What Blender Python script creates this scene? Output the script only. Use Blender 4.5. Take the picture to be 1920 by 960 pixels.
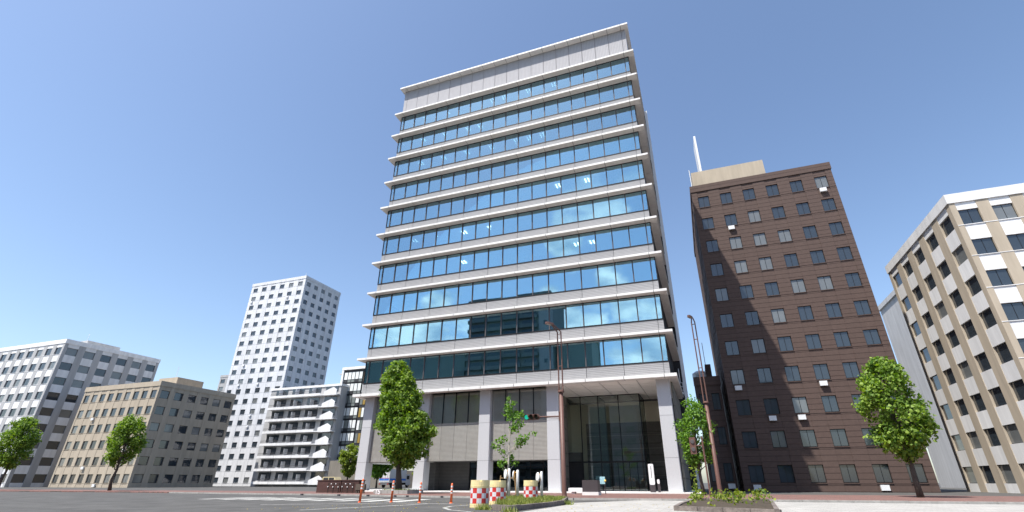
import bpy, math, random
from mathutils import Vector, Matrix, noise as mnoise

# ------------------------------------------------------------------ scene, camera, world, sun
for o in list(bpy.data.objects):
    bpy.data.objects.remove(o, do_unlink=True)
S = bpy.context.scene
COL = S.collection
RAD = math.radians
random.seed(11)

cam_d = bpy.data.cameras.new('camera')
cam = bpy.data.objects.new('camera', cam_d)
COL.objects.link(cam)
S.camera = cam
cam_d.sensor_width = 36.0
cam_d.lens = 884.7 / 1920 * 36.0
cam_d.shift_x = (960 - 983.9) / 1920
cam_d.clip_start = 0.1
cam_d.clip_end = 4000
cam.location = (37.52, -46.10, 0.95)
_pit, _yaw = RAD(25.66), RAD(-19.50)
_fw = Vector((math.sin(_yaw) * math.cos(_pit), math.cos(_yaw) * math.cos(_pit), math.sin(_pit)))
cam.rotation_euler = _fw.to_track_quat('-Z', 'Y').to_euler()

SUN_EL, SUN_AZ = RAD(61.6), RAD(33)          # azimuth: towards the left of the street-side normal
sdir = Vector((-math.sin(SUN_AZ) * math.cos(SUN_EL), -math.cos(SUN_AZ) * math.cos(SUN_EL), math.sin(SUN_EL)))
sl = bpy.data.lights.new('sun', 'SUN')
sl.energy = 4.2
sl.angle = RAD(0.5)
sl.color = (1.0, 0.955, 0.89)
so = bpy.data.objects.new('sun', sl)
COL.objects.link(so)
so.rotation_euler = sdir.to_track_quat('Z', 'Y').to_euler()
so.location = (0, -30, 90)

W = bpy.data.worlds.new('World')
S.world = W
W.use_nodes = True
nt = W.node_tree
for n in list(nt.nodes):
    nt.nodes.remove(n)
def N(tree, typ, **kw):
    n = tree.nodes.new(typ)
    for k, v in kw.items():
        if k.startswith('i_'):
            key = k[2:]
            key = int(key) if key.isdigit() else key.replace('_', ' ')
            n.inputs[key].default_value = v
        else:
            setattr(n, k, v)
    return n
def LK(tree, a, b):
    tree.links.new(a, b)
sky = N(nt, 'ShaderNodeTexSky', sky_type='NISHITA')
sky.sun_disc = False
sky.sun_elevation = SUN_EL
sky.sun_rotation = math.atan2(sdir.x, sdir.y)
sky.altitude = 20
sky.air_density = 1.0
sky.dust_density = 1.2
sky.ozone_density = 2.2
tc = N(nt, 'ShaderNodeTexCoord')
# clouds: cumulus low over the street side (seen only as reflections in the glass)
mp = N(nt, 'ShaderNodeMapping')
mp.inputs['Scale'].default_value = (1, 1, 1.9)
mp.inputs['Location'].default_value = (3.1, 0.4, 0.2)
LK(nt, tc.outputs['Generated'], mp.inputs['Vector'])
cn = N(nt, 'ShaderNodeTexNoise', i_Scale=9.5, i_Detail=10.0, i_Roughness=0.6)
LK(nt, mp.outputs['Vector'], cn.inputs['Vector'])
cr = N(nt, 'ShaderNodeMapRange', interpolation_type='SMOOTHSTEP')
cr.inputs['From Min'].default_value = 0.50
cr.inputs['From Max'].default_value = 0.71
CLOUDS = [(-0.059,-0.821,0.568,3.0),(-0.141,-0.817,0.559,2.2),(-0.184,-0.842,0.508,2.5),(-0.117,-0.850,0.514,2.5),(-0.235,-0.919,0.317,2.2),(-0.188,-0.933,0.308,2.5),(-0.107,-0.944,0.311,3.0),(-0.049,-0.950,0.309,2.5),(-0.268,-0.896,0.354,1.5),(-0.474,-0.810,0.345,2.2),(-0.439,-0.825,0.355,2.0),(-0.553,-0.791,0.262,2.5),(-0.503,-0.819,0.276,2.8),(-0.451,-0.847,0.282,2.2),(-0.106,-0.967,0.233,3.0),(-0.059,-0.969,0.241,3.0),(-0.128,-0.914,0.385,2.0),(-0.214,-0.861,0.462,2.0)]
acc = None
for (dx_, dy_, dz_, rad_) in CLOUDS:
    dp = N(nt, 'ShaderNodeVectorMath', operation='DOT_PRODUCT')
    LK(nt, tc.outputs['Generated'], dp.inputs[0])
    dp.inputs[1].default_value = (dx_, dy_, dz_)
    mr = N(nt, 'ShaderNodeMapRange', interpolation_type='SMOOTHSTEP')
    mr.inputs['From Min'].default_value = math.cos(RAD(rad_ * 1.5))
    mr.inputs['From Max'].default_value = math.cos(RAD(rad_ * .1))
    LK(nt, dp.outputs['Value'], mr.inputs['Value'])
    if acc is None: acc = mr.outputs[0]
    else:
        mx_ = N(nt, 'ShaderNodeMath', operation='MAXIMUM')
        LK(nt, acc, mx_.inputs[0]); LK(nt, mr.outputs[0], mx_.inputs[1])
        acc = mx_.outputs[0]
ma = N(nt, 'ShaderNodeMath', operation='MULTIPLY_ADD')
ma.inputs[1].default_value = 0.34
LK(nt, acc, ma.inputs[0]); LK(nt, cn.outputs['Fac'], ma.inputs[2])
ms_ = N(nt, 'ShaderNodeMath', operation='SUBTRACT'); ms_.inputs[1].default_value = 0.17
LK(nt, ma.outputs[0], ms_.inputs[0])
LK(nt, ms_.outputs[0], cr.inputs['Value'])
sx = N(nt, 'ShaderNodeSeparateXYZ')
LK(nt, tc.outputs['Generated'], sx.inputs[0])
def mrange(val, a, b, c, d):
    m = N(nt, 'ShaderNodeMapRange', interpolation_type='SMOOTHSTEP')
    for k, v in zip(('From Min', 'From Max', 'To Min', 'To Max'), (a, b, c, d)):
        m.inputs[k].default_value = v
    LK(nt, val, m.inputs['Value'])
    return m.outputs[0]
def mul(a, b):
    m = N(nt, 'ShaderNodeMath', operation='MULTIPLY')
    LK(nt, a, m.inputs[0]); LK(nt, b, m.inputs[1])
    return m.outputs[0]
fac = mul(cr.outputs[0], mrange(sx.outputs['Z'], 0.66, 0.42, 0.0, 1.0))
fac = mul(fac, mrange(sx.outputs['Y'], -0.15, -0.45, 0.0, 1.0))
cshade = N(nt, 'ShaderNodeTexNoise', i_Scale=14.0, i_Detail=6.0)
LK(nt, mp.outputs['Vector'], cshade.inputs['Vector'])
ccol = N(nt, 'ShaderNodeValToRGB')
ccol.color_ramp.elements[0].position = 0.35
ccol.color_ramp.elements[0].color = (3.4, 4.3, 5.6, 1)
ccol.color_ramp.elements[1].position = 0.62
ccol.color_ramp.elements[1].color = (8.2, 8.4, 8.6, 1)
LK(nt, cshade.outputs['Fac'], ccol.inputs['Fac'])
cmix = N(nt, 'ShaderNodeMix', data_type='RGBA')
LK(nt, fac, cmix.inputs['Factor'])
LK(nt, sky.outputs[0], cmix.inputs['A'])
LK(nt, ccol.outputs['Color'], cmix.inputs['B'])
bg = N(nt, 'ShaderNodeBackground', i_Strength=0.122)
LK(nt, cmix.outputs['Result'], bg.inputs['Color'])
wo = N(nt, 'ShaderNodeOutputWorld')
LK(nt, bg.outputs[0], wo.inputs['Surface'])

S.view_settings.view_transform = 'Standard'
S.view_settings.look = 'None'
S.view_settings.exposure = 0.85
S.view_settings.gamma = 1.0
S.render.engine = 'CYCLES'
S.cycles.max_bounces = 8
S.cycles.transparent_max_bounces = 16
S.cycles.caustics_reflective = False
S.cycles.caustics_refractive = False

# ------------------------------------------------------------------ materials
MATS = {}
def mat(name, col, rough=0.7, spec=0.3, metal=0.0, var=0.0, vscale=1.0, bump=0.0, bscale=30.0, emit=None, estr=0.0, stretch=(1, 1, 1)):
    m = bpy.data.materials.new(name)
    m.use_nodes = True
    t = m.node_tree
    b = t.nodes['Principled BSDF']
    b.inputs['Base Color'].default_value = (*col, 1)
    b.inputs['Roughness'].default_value = rough
    b.inputs['Specular IOR Level'].default_value = spec
    b.inputs['Metallic'].default_value = metal
    if emit:
        b.inputs['Emission Color'].default_value = (*emit, 1)
        b.inputs['Emission Strength'].default_value = estr
    if var or bump:
        c = N(t, 'ShaderNodeTexCoord')
        g = N(t, 'ShaderNodeNewGeometry')
        mpn = N(t, 'ShaderNodeMapping')
        mpn.inputs['Scale'].default_value = stretch
        LK(t, g.outputs['Position'], mpn.inputs['Vector'])
    if var:
        n1 = N(t, 'ShaderNodeTexNoise', i_Scale=vscale, i_Detail=6.0, i_Roughness=0.65)
        LK(t, mpn.outputs[0], n1.inputs['Vector'])
        r = N(t, 'ShaderNodeMapRange')
        r.inputs['From Min'].default_value = 0.25
        r.inputs['From Max'].default_value = 0.75
        r.inputs['To Min'].default_value = 1 - var
        r.inputs['To Max'].default_value = 1 + var
        LK(t, n1.outputs['Fac'], r.inputs['Value'])
        oi = N(t, 'ShaderNodeObjectInfo')
        r2 = N(t, 'ShaderNodeMapRange')
        r2.inputs['To Min'].default_value = 1 - var * 0.35
        r2.inputs['To Max'].default_value = 1 + var * 0.35
        LK(t, oi.outputs['Random'], r2.inputs['Value'])
        mm = N(t, 'ShaderNodeMath', operation='MULTIPLY')
        LK(t, r.outputs[0], mm.inputs[0]); LK(t, r2.outputs[0], mm.inputs[1])
        v = N(t, 'ShaderNodeVectorMath', operation='SCALE')
        v.inputs[0].default_value = col
        LK(t, mm.outputs[0], v.inputs['Scale'])
        LK(t, v.outputs[0], b.inputs['Base Color'])
    if bump:
        n2 = N(t, 'ShaderNodeTexNoise', i_Scale=bscale, i_Detail=4.0)
        LK(t, mpn.outputs[0], n2.inputs['Vector'])
        bp = N(t, 'ShaderNodeBump', i_Strength=bump, i_Distance=0.02)
        LK(t, n2.outputs['Fac'], bp.inputs['Height'])
        LK(t, bp.outputs[0], b.inputs['Normal'])
    MATS[name] = m
    return m

def ribbed(name, col, axis, pitch, depth, var=0.06, duty=0.5, rough=0.75, groove=0.8):
    """tile cladding with fine ribs: bump profile along one axis plus rib shade and joint lines painted darker"""
    m = mat(name, col, rough, 0.25)
    t = m.node_tree
    b = t.nodes['Principled BSDF']
    g = N(t, 'ShaderNodeNewGeometry')
    s = N(t, 'ShaderNodeSeparateXYZ')
    LK(t, g.outputs['Position'], s.inputs[0])
    d = N(t, 'ShaderNodeMath', operation='DIVIDE'); d.inputs[1].default_value = pitch
    LK(t, s.outputs[axis], d.inputs[0])
    fr = N(t, 'ShaderNodeMath', operation='FRACT'); LK(t, d.outputs[0], fr.inputs[0])
    st = N(t, 'ShaderNodeMapRange', interpolation_type='SMOOTHSTEP')
    st.inputs['From Min'].default_value = duty - 0.1
    st.inputs['From Max'].default_value = duty + 0.1
    LK(t, fr.outputs[0], st.inputs['Value'])
    bp = N(t, 'ShaderNodeBump', i_Strength=1.0, i_Distance=depth)
    LK(t, st.outputs[0], bp.inputs['Height'])
    LK(t, bp.outputs[0], b.inputs['Normal'])
    n1 = N(t, 'ShaderNodeTexNoise', i_Scale=2.2, i_Detail=8.0, i_Roughness=0.7)
    LK(t, g.outputs['Position'], n1.inputs['Vector'])
    r = N(t, 'ShaderNodeMapRange')
    r.inputs['From Min'].default_value = 0.25; r.inputs['From Max'].default_value = 0.75
    r.inputs['To Min'].default_value = 1 - var; r.inputs['To Max'].default_value = 1 + var
    LK(t, n1.outputs['Fac'], r.inputs['Value'])
    gr = N(t, 'ShaderNodeMapRange')
    gr.inputs['To Min'].default_value = groove; gr.inputs['To Max'].default_value = 1.0  # shade between ribs, and joint lines, put into the colour
    LK(t, st.outputs[0], gr.inputs['Value'])
    oi = N(t, 'ShaderNodeObjectInfo')
    r2 = N(t, 'ShaderNodeMapRange')
    r2.inputs['To Min'].default_value = 0.97; r2.inputs['To Max'].default_value = 1.03
    LK(t, oi.outputs['Random'], r2.inputs['Value'])
    m1 = N(t, 'ShaderNodeMath', operation='MULTIPLY'); LK(t, r.outputs[0], m1.inputs[0]); LK(t, gr.outputs[0], m1.inputs[1])
    m2 = N(t, 'ShaderNodeMath', operation='MULTIPLY'); LK(t, m1.outputs[0], m2.inputs[0]); LK(t, r2.outputs[0], m2.inputs[1])
    v = N(t, 'ShaderNodeVectorMath', operation='SCALE'); v.inputs[0].default_value = col
    LK(t, m2.outputs[0], v.inputs['Scale'])
    LK(t, v.outputs[0], b.inputs['Base Color'])
    return m

def glass(name, trans, refl, base, grazing=0.9, wav=0.0):
    m = bpy.data.materials.new(name)
    m.use_nodes = True
    t = m.node_tree
    t.nodes.clear()
    tr = N(t, 'ShaderNodeBsdfTransparent'); tr.inputs[0].default_value = (*trans, 1)
    gl = N(t, 'ShaderNodeBsdfGlossy'); gl.inputs['Color'].default_value = (*refl, 1); gl.inputs['Roughness'].default_value = 0.0
    lw = N(t, 'ShaderNodeLayerWeight', i_Blend=0.35)
    r = N(t, 'ShaderNodeMapRange'); r.inputs['To Min'].default_value = base; r.inputs['To Max'].default_value = grazing
    LK(t, lw.outputs['Fresnel'], r.inputs['Value'])
    mx = N(t, 'ShaderNodeMixShader')
    LK(t, r.outputs[0], mx.inputs[0]); LK(t, tr.outputs[0], mx.inputs[1]); LK(t, gl.outputs[0], mx.inputs[2])
    if wav:
        g = N(t, 'ShaderNodeNewGeometry')
        n = N(t, 'ShaderNodeTexNoise', i_Scale=0.9, i_Detail=1.0)
        LK(t, g.outputs['Position'], n.inputs['Vector'])
        bp = N(t, 'ShaderNodeBump', i_Strength=1.0, i_Distance=wav)
        LK(t, n.outputs['Fac'], bp.inputs['Height'])
        LK(t, bp.outputs[0], gl.inputs['Normal'])
    out = N(t, 'ShaderNodeOutputMaterial')
    LK(t, mx.outputs[0], out.inputs[0])
    MATS[name] = m
    return m

def leafmat(name, c1, c2):
    m = bpy.data.materials.new(name)
    m.use_nodes = True
    t = m.node_tree
    t.nodes.clear()
    g = N(t, 'ShaderNodeNewGeometry')
    rp = N(t, 'ShaderNodeValToRGB')
    rp.color_ramp.elements[0].color = (*c1, 1)
    rp.color_ramp.elements[1].color = (*c2, 1)
    LK(t, g.outputs['Random Per Island'], rp.inputs[0])
    d = N(t, 'ShaderNodeBsdfPrincipled', i_Roughness=0.55)
    d.inputs['Specular IOR Level'].default_value = 0.35
    LK(t, rp.outputs[0], d.inputs['Base Color'])
    tl = N(t, 'ShaderNodeBsdfTranslucent')
    hs = N(t, 'ShaderNodeHueSaturation', i_Saturation=1.15, i_Value=1.5)
    LK(t, rp.outputs[0], hs.inputs['Color']); LK(t, hs.outputs[0], tl.inputs[0])
    mx = N(t, 'ShaderNodeMixShader', i_0=0.38)
    LK(t, d.outputs[0], mx.inputs[1]); LK(t, tl.outputs[0], mx.inputs[2])
    out = N(t, 'ShaderNodeOutputMaterial'); LK(t, mx.outputs[0], out.inputs[0])
    MATS[name] = m
    return m

def brickmat(name, c1, c2, cm, scale, w, h, rough=0.85, mortar=0.02):
    m = mat(name, c1, rough, 0.2)
    t = m.node_tree
    b = t.nodes['Principled BSDF']
    g = N(t, 'ShaderNodeNewGeometry')
    bk = N(t, 'ShaderNodeTexBrick', i_Scale=scale)
    bk.inputs['Color1'].default_value = (*c1, 1); bk.inputs['Color2'].default_value = (*c2, 1); bk.inputs['Mortar'].default_value = (*cm, 1)
    bk.inputs['Brick Width'].default_value = w; bk.inputs['Row Height'].default_value = h; bk.inputs['Mortar Size'].default_value = mortar
    LK(t, g.outputs['Position'], bk.inputs['Vector'])
    n = N(t, 'ShaderNodeTexNoise', i_Scale=0.9, i_Detail=8.0, i_Roughness=0.7)
    LK(t, g.outputs['Position'], n.inputs['Vector'])
    r = N(t, 'ShaderNodeMapRange'); r.inputs['From Min'].default_value = .25; r.inputs['From Max'].default_value = .75
    r.inputs['To Min'].default_value = .72; r.inputs['To Max'].default_value = 1.2
    LK(t, n.outputs['Fac'], r.inputs['Value'])
    v = N(t, 'ShaderNodeVectorMath', operation='SCALE')
    LK(t, bk.outputs['Color'], v.inputs[0]); LK(t, r.outputs[0], v.inputs['Scale'])
    LK(t, v.outputs[0], b.inputs['Base Color'])
    return m

mat('ledge_white', (0.72, 0.705, 0.68), 0.6, 0.3, var=0.10, vscale=1.6, stretch=(1.5, 1, .4))
mat('ledge_core', (0.16, 0.16, 0.16), 0.8)
ribbed('spandrel_tile', (0.385, 0.38, 0.385), 'Z', 0.165, 0.03, groove=0.82)
ribbed('upper_tile', (0.43, 0.42, 0.435), 'X', 0.21, 0.035, groove=0.82)
ribbed('lower_tile', (0.385, 0.375, 0.345), 'Z', 0.12, 0.03, groove=0.72, var=0.09)
ribbed('dark_rib', (0.10, 0.10, 0.10), 'Z', 0.14, 0.02, groove=0.7, var=0.12)
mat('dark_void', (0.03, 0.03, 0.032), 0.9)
mat('pillar_stone', (0.485, 0.49, 0.505), 0.6, 0.3, var=0.07, vscale=9, bump=0.15, bscale=60)
mat('frame_black', (0.010, 0.010, 0.012), 0.5, 0.25)
mat('mullion_grey', (0.095, 0.088, 0.09), 0.5, 0.2)
mat('ceiling', (0.72, 0.74, 0.72), 0.9)
mat('interior_floor', (0.16, 0.16, 0.15), 0.9)
mat('interior_wall', (0.40, 0.42, 0.41), 0.9, var=0.1, vscale=0.6)
mat('blind', (0.62, 0.68, 0.64), 0.9, var=0.04, vscale=2)
mat('strip_blind', (0.74, 0.70, 0.63), 0.9, var=0.06, vscale=1.5)
mat('light_strip', (0.9, 0.9, 0.9), 0.5, emit=(1.0, 0.97, 0.9), estr=4.6)
glass('facade_glass', (0.72, 0.88, 0.84), (0.54, 0.83, 1.0), 0.40, 0.95, wav=0.0003)
glass('lobby_glass', (0.93, 0.96, 0.94), (0.85, 0.95, 0.95), 0.09, 0.9)
glass('strip_glass', (0.97, 0.97, 0.96), (0.85, 0.92, 0.95), 0.08, 0.9)
glass('shop_glass', (0.30, 0.34, 0.33), (0.85, 0.92, 0.95), 0.10, 0.9)
mat('soffit_panel', (0.88, 0.86, 0.82), 0.6, 0.3, var=0.03, vscale=2)
mat('lobby_beige', (0.82, 0.78, 0.62), 0.85, var=0.05, vscale=0.8)
ribbed('lobby_stone', (0.21, 0.205, 0.185), 'Z', 1.25, 0.03, duty=0.06, groove=0.5, var=0.15)
mat('plinth', (0.68, 0.67, 0.65), 0.75, var=0.08, vscale=3, bump=0.1)
mat('metal_white', (0.72, 0.73, 0.74), 0.45, 0.5, var=0.05, vscale=4)
mat('concrete', (0.21, 0.19, 0.16), 0.9, 0.2, var=0.25, vscale=0.7, bump=0.25, bscale=12, stretch=(1, 1, 0.35))
mat('concrete_dark', (0.12, 0.11, 0.10), 0.9, 0.2, var=0.25, vscale=0.7)
mat('asphalt', (0.100, 0.098, 0.094), 0.9, 0.25, var=0.4, vscale=0.6, bump=0.5, bscale=45)
brickmat('red_pavers', (0.27, 0.135, 0.115), (0.20, 0.105, 0.09), (0.12, 0.09, 0.08), 1.0, 0.22, 0.11)
brickmat('pale_paving', (0.40, 0.39, 0.365), (0.35, 0.34, 0.32), (0.20, 0.19, 0.18), 1.0, 0.62, 0.31, mortar=0.012)
mat('kerb_stone', (0.33, 0.32, 0.30), 0.9, var=0.25, vscale=4, bump=0.3)
mat('kerb_dark', (0.17, 0.145, 0.13), 0.9, var=0.45, vscale=6, bump=0.5, bscale=25)
mat('road_paint', (0.42, 0.42, 0.40), 0.9, var=0.5, vscale=5)
mat('soil', (0.07, 0.055, 0.04), 1.0, var=0.3, vscale=5)
mat('bark', (0.085, 0.07, 0.058), 0.95, var=0.35, vscale=7, bump=0.6, bscale=22, stretch=(1, 1, .3))
mat('bark_pale', (0.46, 0.42, 0.36), 0.9, var=0.3, vscale=12)
leafmat('leaf_ginkgo', (0.06, 0.135, 0.016), (0.27, 0.38, 0.06))
leafmat('leaf_young', (0.07, 0.17, 0.022), (0.20, 0.34, 0.05))
leafmat('leaf_yellow', (0.09, 0.16, 0.02), (0.28, 0.33, 0.05))
leafmat('leaf_dark', (0.02, 0.05, 0.012), (0.065, 0.12, 0.025))
leafmat('grass_blade', (0.13, 0.19, 0.04), (0.34, 0.36, 0.10))
mat('orange', (0.88, 0.19, 0.065), 0.5, 0.4, var=0.08, vscale=6)
mat('refl_white', (0.76, 0.76, 0.76), 0.45, 0.5)
mat('drum_cream', (0.74, 0.62, 0.33), 0.5, 0.4, var=0.08, vscale=4)
mat('drum_red', (0.55, 0.035, 0.03), 0.45, 0.5, var=0.1, vscale=8)
mat('drum_silver', (0.62, 0.63, 0.65), 0.4, 0.5, var=0.08, vscale=9)
mat('post_white', (0.78, 0.78, 0.77), 0.4, 0.5, var=0.04, vscale=6)
mat('disc_back', (0.62, 0.33, 0.09), 0.6, var=0.2, vscale=10)
mat('lamp_brown', (0.13, 0.065, 0.05), 0.5, 0.45, var=0.12, vscale=5)
mat('lamp_glass', (0.32, 0.31, 0.26), 0.35, 0.5)
mat('signal_green', (0.01, 0.35, 0.25), 0.3, emit=(0.02, 0.62, 0.42), estr=0.42)
mat('signal_off', (0.02, 0.018, 0.018), 0.25, 0.6)
mat('sign_white', (0.8, 0.8, 0.8), 0.4)
mat('ink', (0.05, 0.05, 0.06), 0.6)
mat('sign_dark', (0.06, 0.052, 0.055), 0.45, 0.4, var=0.1, vscale=3)
mat('planter_brown', (0.075, 0.038, 0.033), 0.6, var=0.2, vscale=3)
mat('rack_dark', (0.045, 0.03, 0.026), 0.5)
mat('wood', (0.30, 0.19, 0.09), 0.8, var=0.2, vscale=8)
mat('timber_grey', (0.10, 0.08, 0.065), 0.85, var=0.2, vscale=8)
mat('yellow_tape', (0.75, 0.50, 0.12), 0.6)
mat('poster', (0.30, 0.50, 0.55), 0.5, var=0.3, vscale=9)
mat('truck_silver', (0.62, 0.62, 0.62), 0.35, 0.5, var=0.05, vscale=3)
mat('truck_blue', (0.03, 0.18, 0.62), 0.4)
mat('truck_red', (0.55, 0.05, 0.04), 0.4)
mat('tyre', (0.015, 0.015, 0.015), 0.9)
mat('hub', (0.35, 0.35, 0.36), 0.4, metal=0.6)
mat('tail_red', (0.5, 0.02, 0.02), 0.3)
mat('van_cream', (0.62, 0.52, 0.30), 0.35, 0.5)
mat('car_glass', (0.02, 0.025, 0.03), 0.1, 0.6)
mat('bw_wall', (0.03, 0.03, 0.033), 0.55, 0.4, var=0.1)
mat('bw_blind', (0.70, 0.72, 0.70), 0.8, var=0.1, vscale=1.2)
mat('bw_dim', (0.16, 0.18, 0.17), 0.7, var=0.2, vscale=2)
mat('bw_gold', (0.30, 0.20, 0.05), 0.6)
mat('white_render', (0.72, 0.72, 0.72), 0.85, var=0.16, vscale=1.1, stretch=(1, 1, 0.13))
mat('pale_wall', (0.60, 0.61, 0.63), 0.85, var=0.16, vscale=1.1, stretch=(1, 1, 0.13))
mat('tan_wall', (0.42, 0.36, 0.28), 0.85, var=0.16, vscale=1.1, stretch=(1, 1, 0.13))
ribbed('brown_wall', (0.10, 0.068, 0.058), 'Z', 0.62, 0.02, duty=0.06, groove=0.6, var=0.14)
mat('grey_wall', (0.40, 0.40, 0.40), 0.85, var=0.16, vscale=1.1, stretch=(1, 1, 0.13))
mat('dark_block', (0.20, 0.22, 0.215), 0.85, var=0.12, vscale=0.5)
mat('olive_block', (0.25, 0.30, 0.27), 0.85, var=0.12, vscale=0.5)
mat('win_dark', (0.03, 0.04, 0.05), 0.04, 1.0)
mat('win_blind', (0.15, 0.16, 0.16), 0.08, 0.9, var=0.1, vscale=1)
mat('leaf_litter', (0.55, 0.42, 0.05), 0.9)

# ------------------------------------------------------------------ mesh helpers
WLOC = {}
def link(o, parent, loc):
    COL.objects.link(o)
    if parent is not None:
        o.parent = parent
        o.location = Vector(loc) - WLOC[parent.name]
    else:
        o.location = loc
    WLOC[o.name] = Vector(loc)
    return o
def meta(o, label=None, cat=None, group=None, kind=None):
    if label: o['label'] = label
    if cat: o['category'] = cat
    if group: o['group'] = group
    if kind: o['kind'] = kind
    return o
def thing(name, label, cat, loc, group=None):
    o = bpy.data.objects.new(name, None)
    o.empty_display_size = 0.3
    link(o, None, Vector(loc))
    return meta(o, label, cat, group)

class MB:
    """collects world-space geometry for ONE mesh object"""
    def __init__(s):
        s.v, s.f, s.m, s.mats = [], [], [], []
    def mi(s, m):
        if m not in s.mats: s.mats.append(m)
        return s.mats.index(m)
    def face(s, pts, m=0):
        b = len(s.v)
        s.v += [tuple(p) for p in pts]
        s.f.append(list(range(b, b + len(pts)))); s.m.append(m)
        return s
    def box(s, x0, x1, y0, y1, z0, z1, m=0, skip=''):
        b = len(s.v)
        s.v += [(x0, y0, z0), (x1, y0, z0), (x1, y1, z0), (x0, y1, z0), (x0, y0, z1), (x1, y0, z1), (x1, y1, z1), (x0, y1, z1)]
        for f in ((0, 3, 2, 1), (4, 5, 6, 7), (0, 1, 5, 4), (1, 2, 6, 5), (2, 3, 7, 6), (3, 0, 4, 7)):
            s.f.append([b + i for i in f]); s.m.append(m)
        return s
    def prism(s, poly, z0, z1, m=0):
        b = len(s.v); n = len(poly)
        s.v += [(p[0], p[1], z0) for p in poly] + [(p[0], p[1], z1) for p in poly]
        s.f.append([b + i for i in range(n)][::-1]); s.m.append(m)
        s.f.append([b + n + i for i in range(n)]); s.m.append(m)
        for i in range(n):
            j = (i + 1) % n
            s.f.append([b + i, b + j, b + n + j, b + n + i]); s.m.append(m)
        return s
    def tube(s, pts, rads, seg=10, m=0, caps=True):
        pts = [Vector(p) for p in pts]
        if not isinstance(rads, (list, tuple)): rads = [rads] * len(pts)
        base = len(s.v)
        for i, p in enumerate(pts):
            d = (pts[min(i + 1, len(pts) - 1)] - pts[max(i - 1, 0)]).normalized()
            a = d.orthogonal().normalized() if i == 0 else (pa - d * pa.dot(d)).normalized()
            pa = a
            c = d.cross(a)
            for k in range(seg):
                t = 2 * math.pi * k / seg
                s.v.append(tuple(p + (a * math.cos(t) + c * math.sin(t)) * rads[i]))
        for i in range(len(pts) - 1):
            for k in range(seg):
                k2 = (k + 1) % seg
                s.f.append([base + i * seg + k, base + i * seg + k2, base + (i + 1) * seg + k2, base + (i + 1) * seg + k]); s.m.append(m)
        if caps:
            s.f.append([base + k for k in range(seg)][::-1]); s.m.append(m)
            e = base + (len(pts) - 1) * seg
            s.f.append([e + k for k in range(seg)]); s.m.append(m)
        return s
    def lathe(s, x, y, prof, seg=20, m=0, ms=None, cap=True):
        """prof: list of (radius, z)"""
        b = len(s.v)
        for r, z in prof:
            for k in range(seg):
                t = 2 * math.pi * k / seg
                s.v.append((x + r * math.cos(t), y + r * math.sin(t), z))
        for i in range(len(prof) - 1):
            for k in range(seg):
                k2 = (k + 1) % seg
                s.f.append([b + i * seg + k, b + i * seg + k2, b + (i + 1) * seg + k2, b + (i + 1) * seg + k])
                s.m.append(ms(i, k) if ms else m)
        if cap:
            s.f.append([b + k for k in range(seg)][::-1]); s.m.append(m)
            e = b + (len(prof) - 1) * seg
            s.f.append([e + k for k in range(seg)]); s.m.append(m)
        return s
    def build(s, name, mats, parent=None, origin=None, smooth=False):
        if isinstance(mats, str): mats = [mats]
        if origin is None:
            xs = [v[0] for v in s.v]; ys = [v[1] for v in s.v]; zs = [v[2] for v in s.v]
            origin = ((min(xs) + max(xs)) / 2, (min(ys) + max(ys)) / 2, min(zs))
        me = bpy.data.meshes.new(name)
        ox, oy, oz = origin
        me.from_pydata([(a - ox, b - oy, c - oz) for a, b, c in s.v], [], s.f)
        for m in mats: me.materials.append(MATS[m])
        if len(mats) > 1: me.polygons.foreach_set('material_index', s.m)
        if smooth: me.polygons.foreach_set('use_smooth', [True] * len(me.polygons))
        me.update()
        return link(bpy.data.objects.new(name, me), parent, Vector(origin))
def bx(name, m, parent, x0, x1, y0, y1, z0, z1):
    return MB().box(x0, x1, y0, y1, z0, z1).build(name, m, parent)
def dupe(o, parent, loc, name=None):
    c = o.copy()
    COL.objects.link(c)
    c.parent = parent
    c.location = Vector(loc) - (WLOC[parent.name] if parent else Vector())
    WLOC[c.name] = Vector(loc)
    return c
class Kit:
    """boxes of equal size share one mesh"""
    def __init__(s): s.c = {}
    def box(s, name, m, parent, x0, x1, y0, y1, z0, z1):
        key = (name, m, round(x1 - x0, 3), round(y1 - y0, 3), round(z1 - z0, 3))
        loc = ((x0 + x1) / 2, (y0 + y1) / 2, z0)
        if key in s.c:
            return dupe(s.c[key], parent, loc)
        o = bx(name, m, parent, x0, x1, y0, y1, z0, z1)
        s.c[key] = o
        return o
K = Kit()

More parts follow.
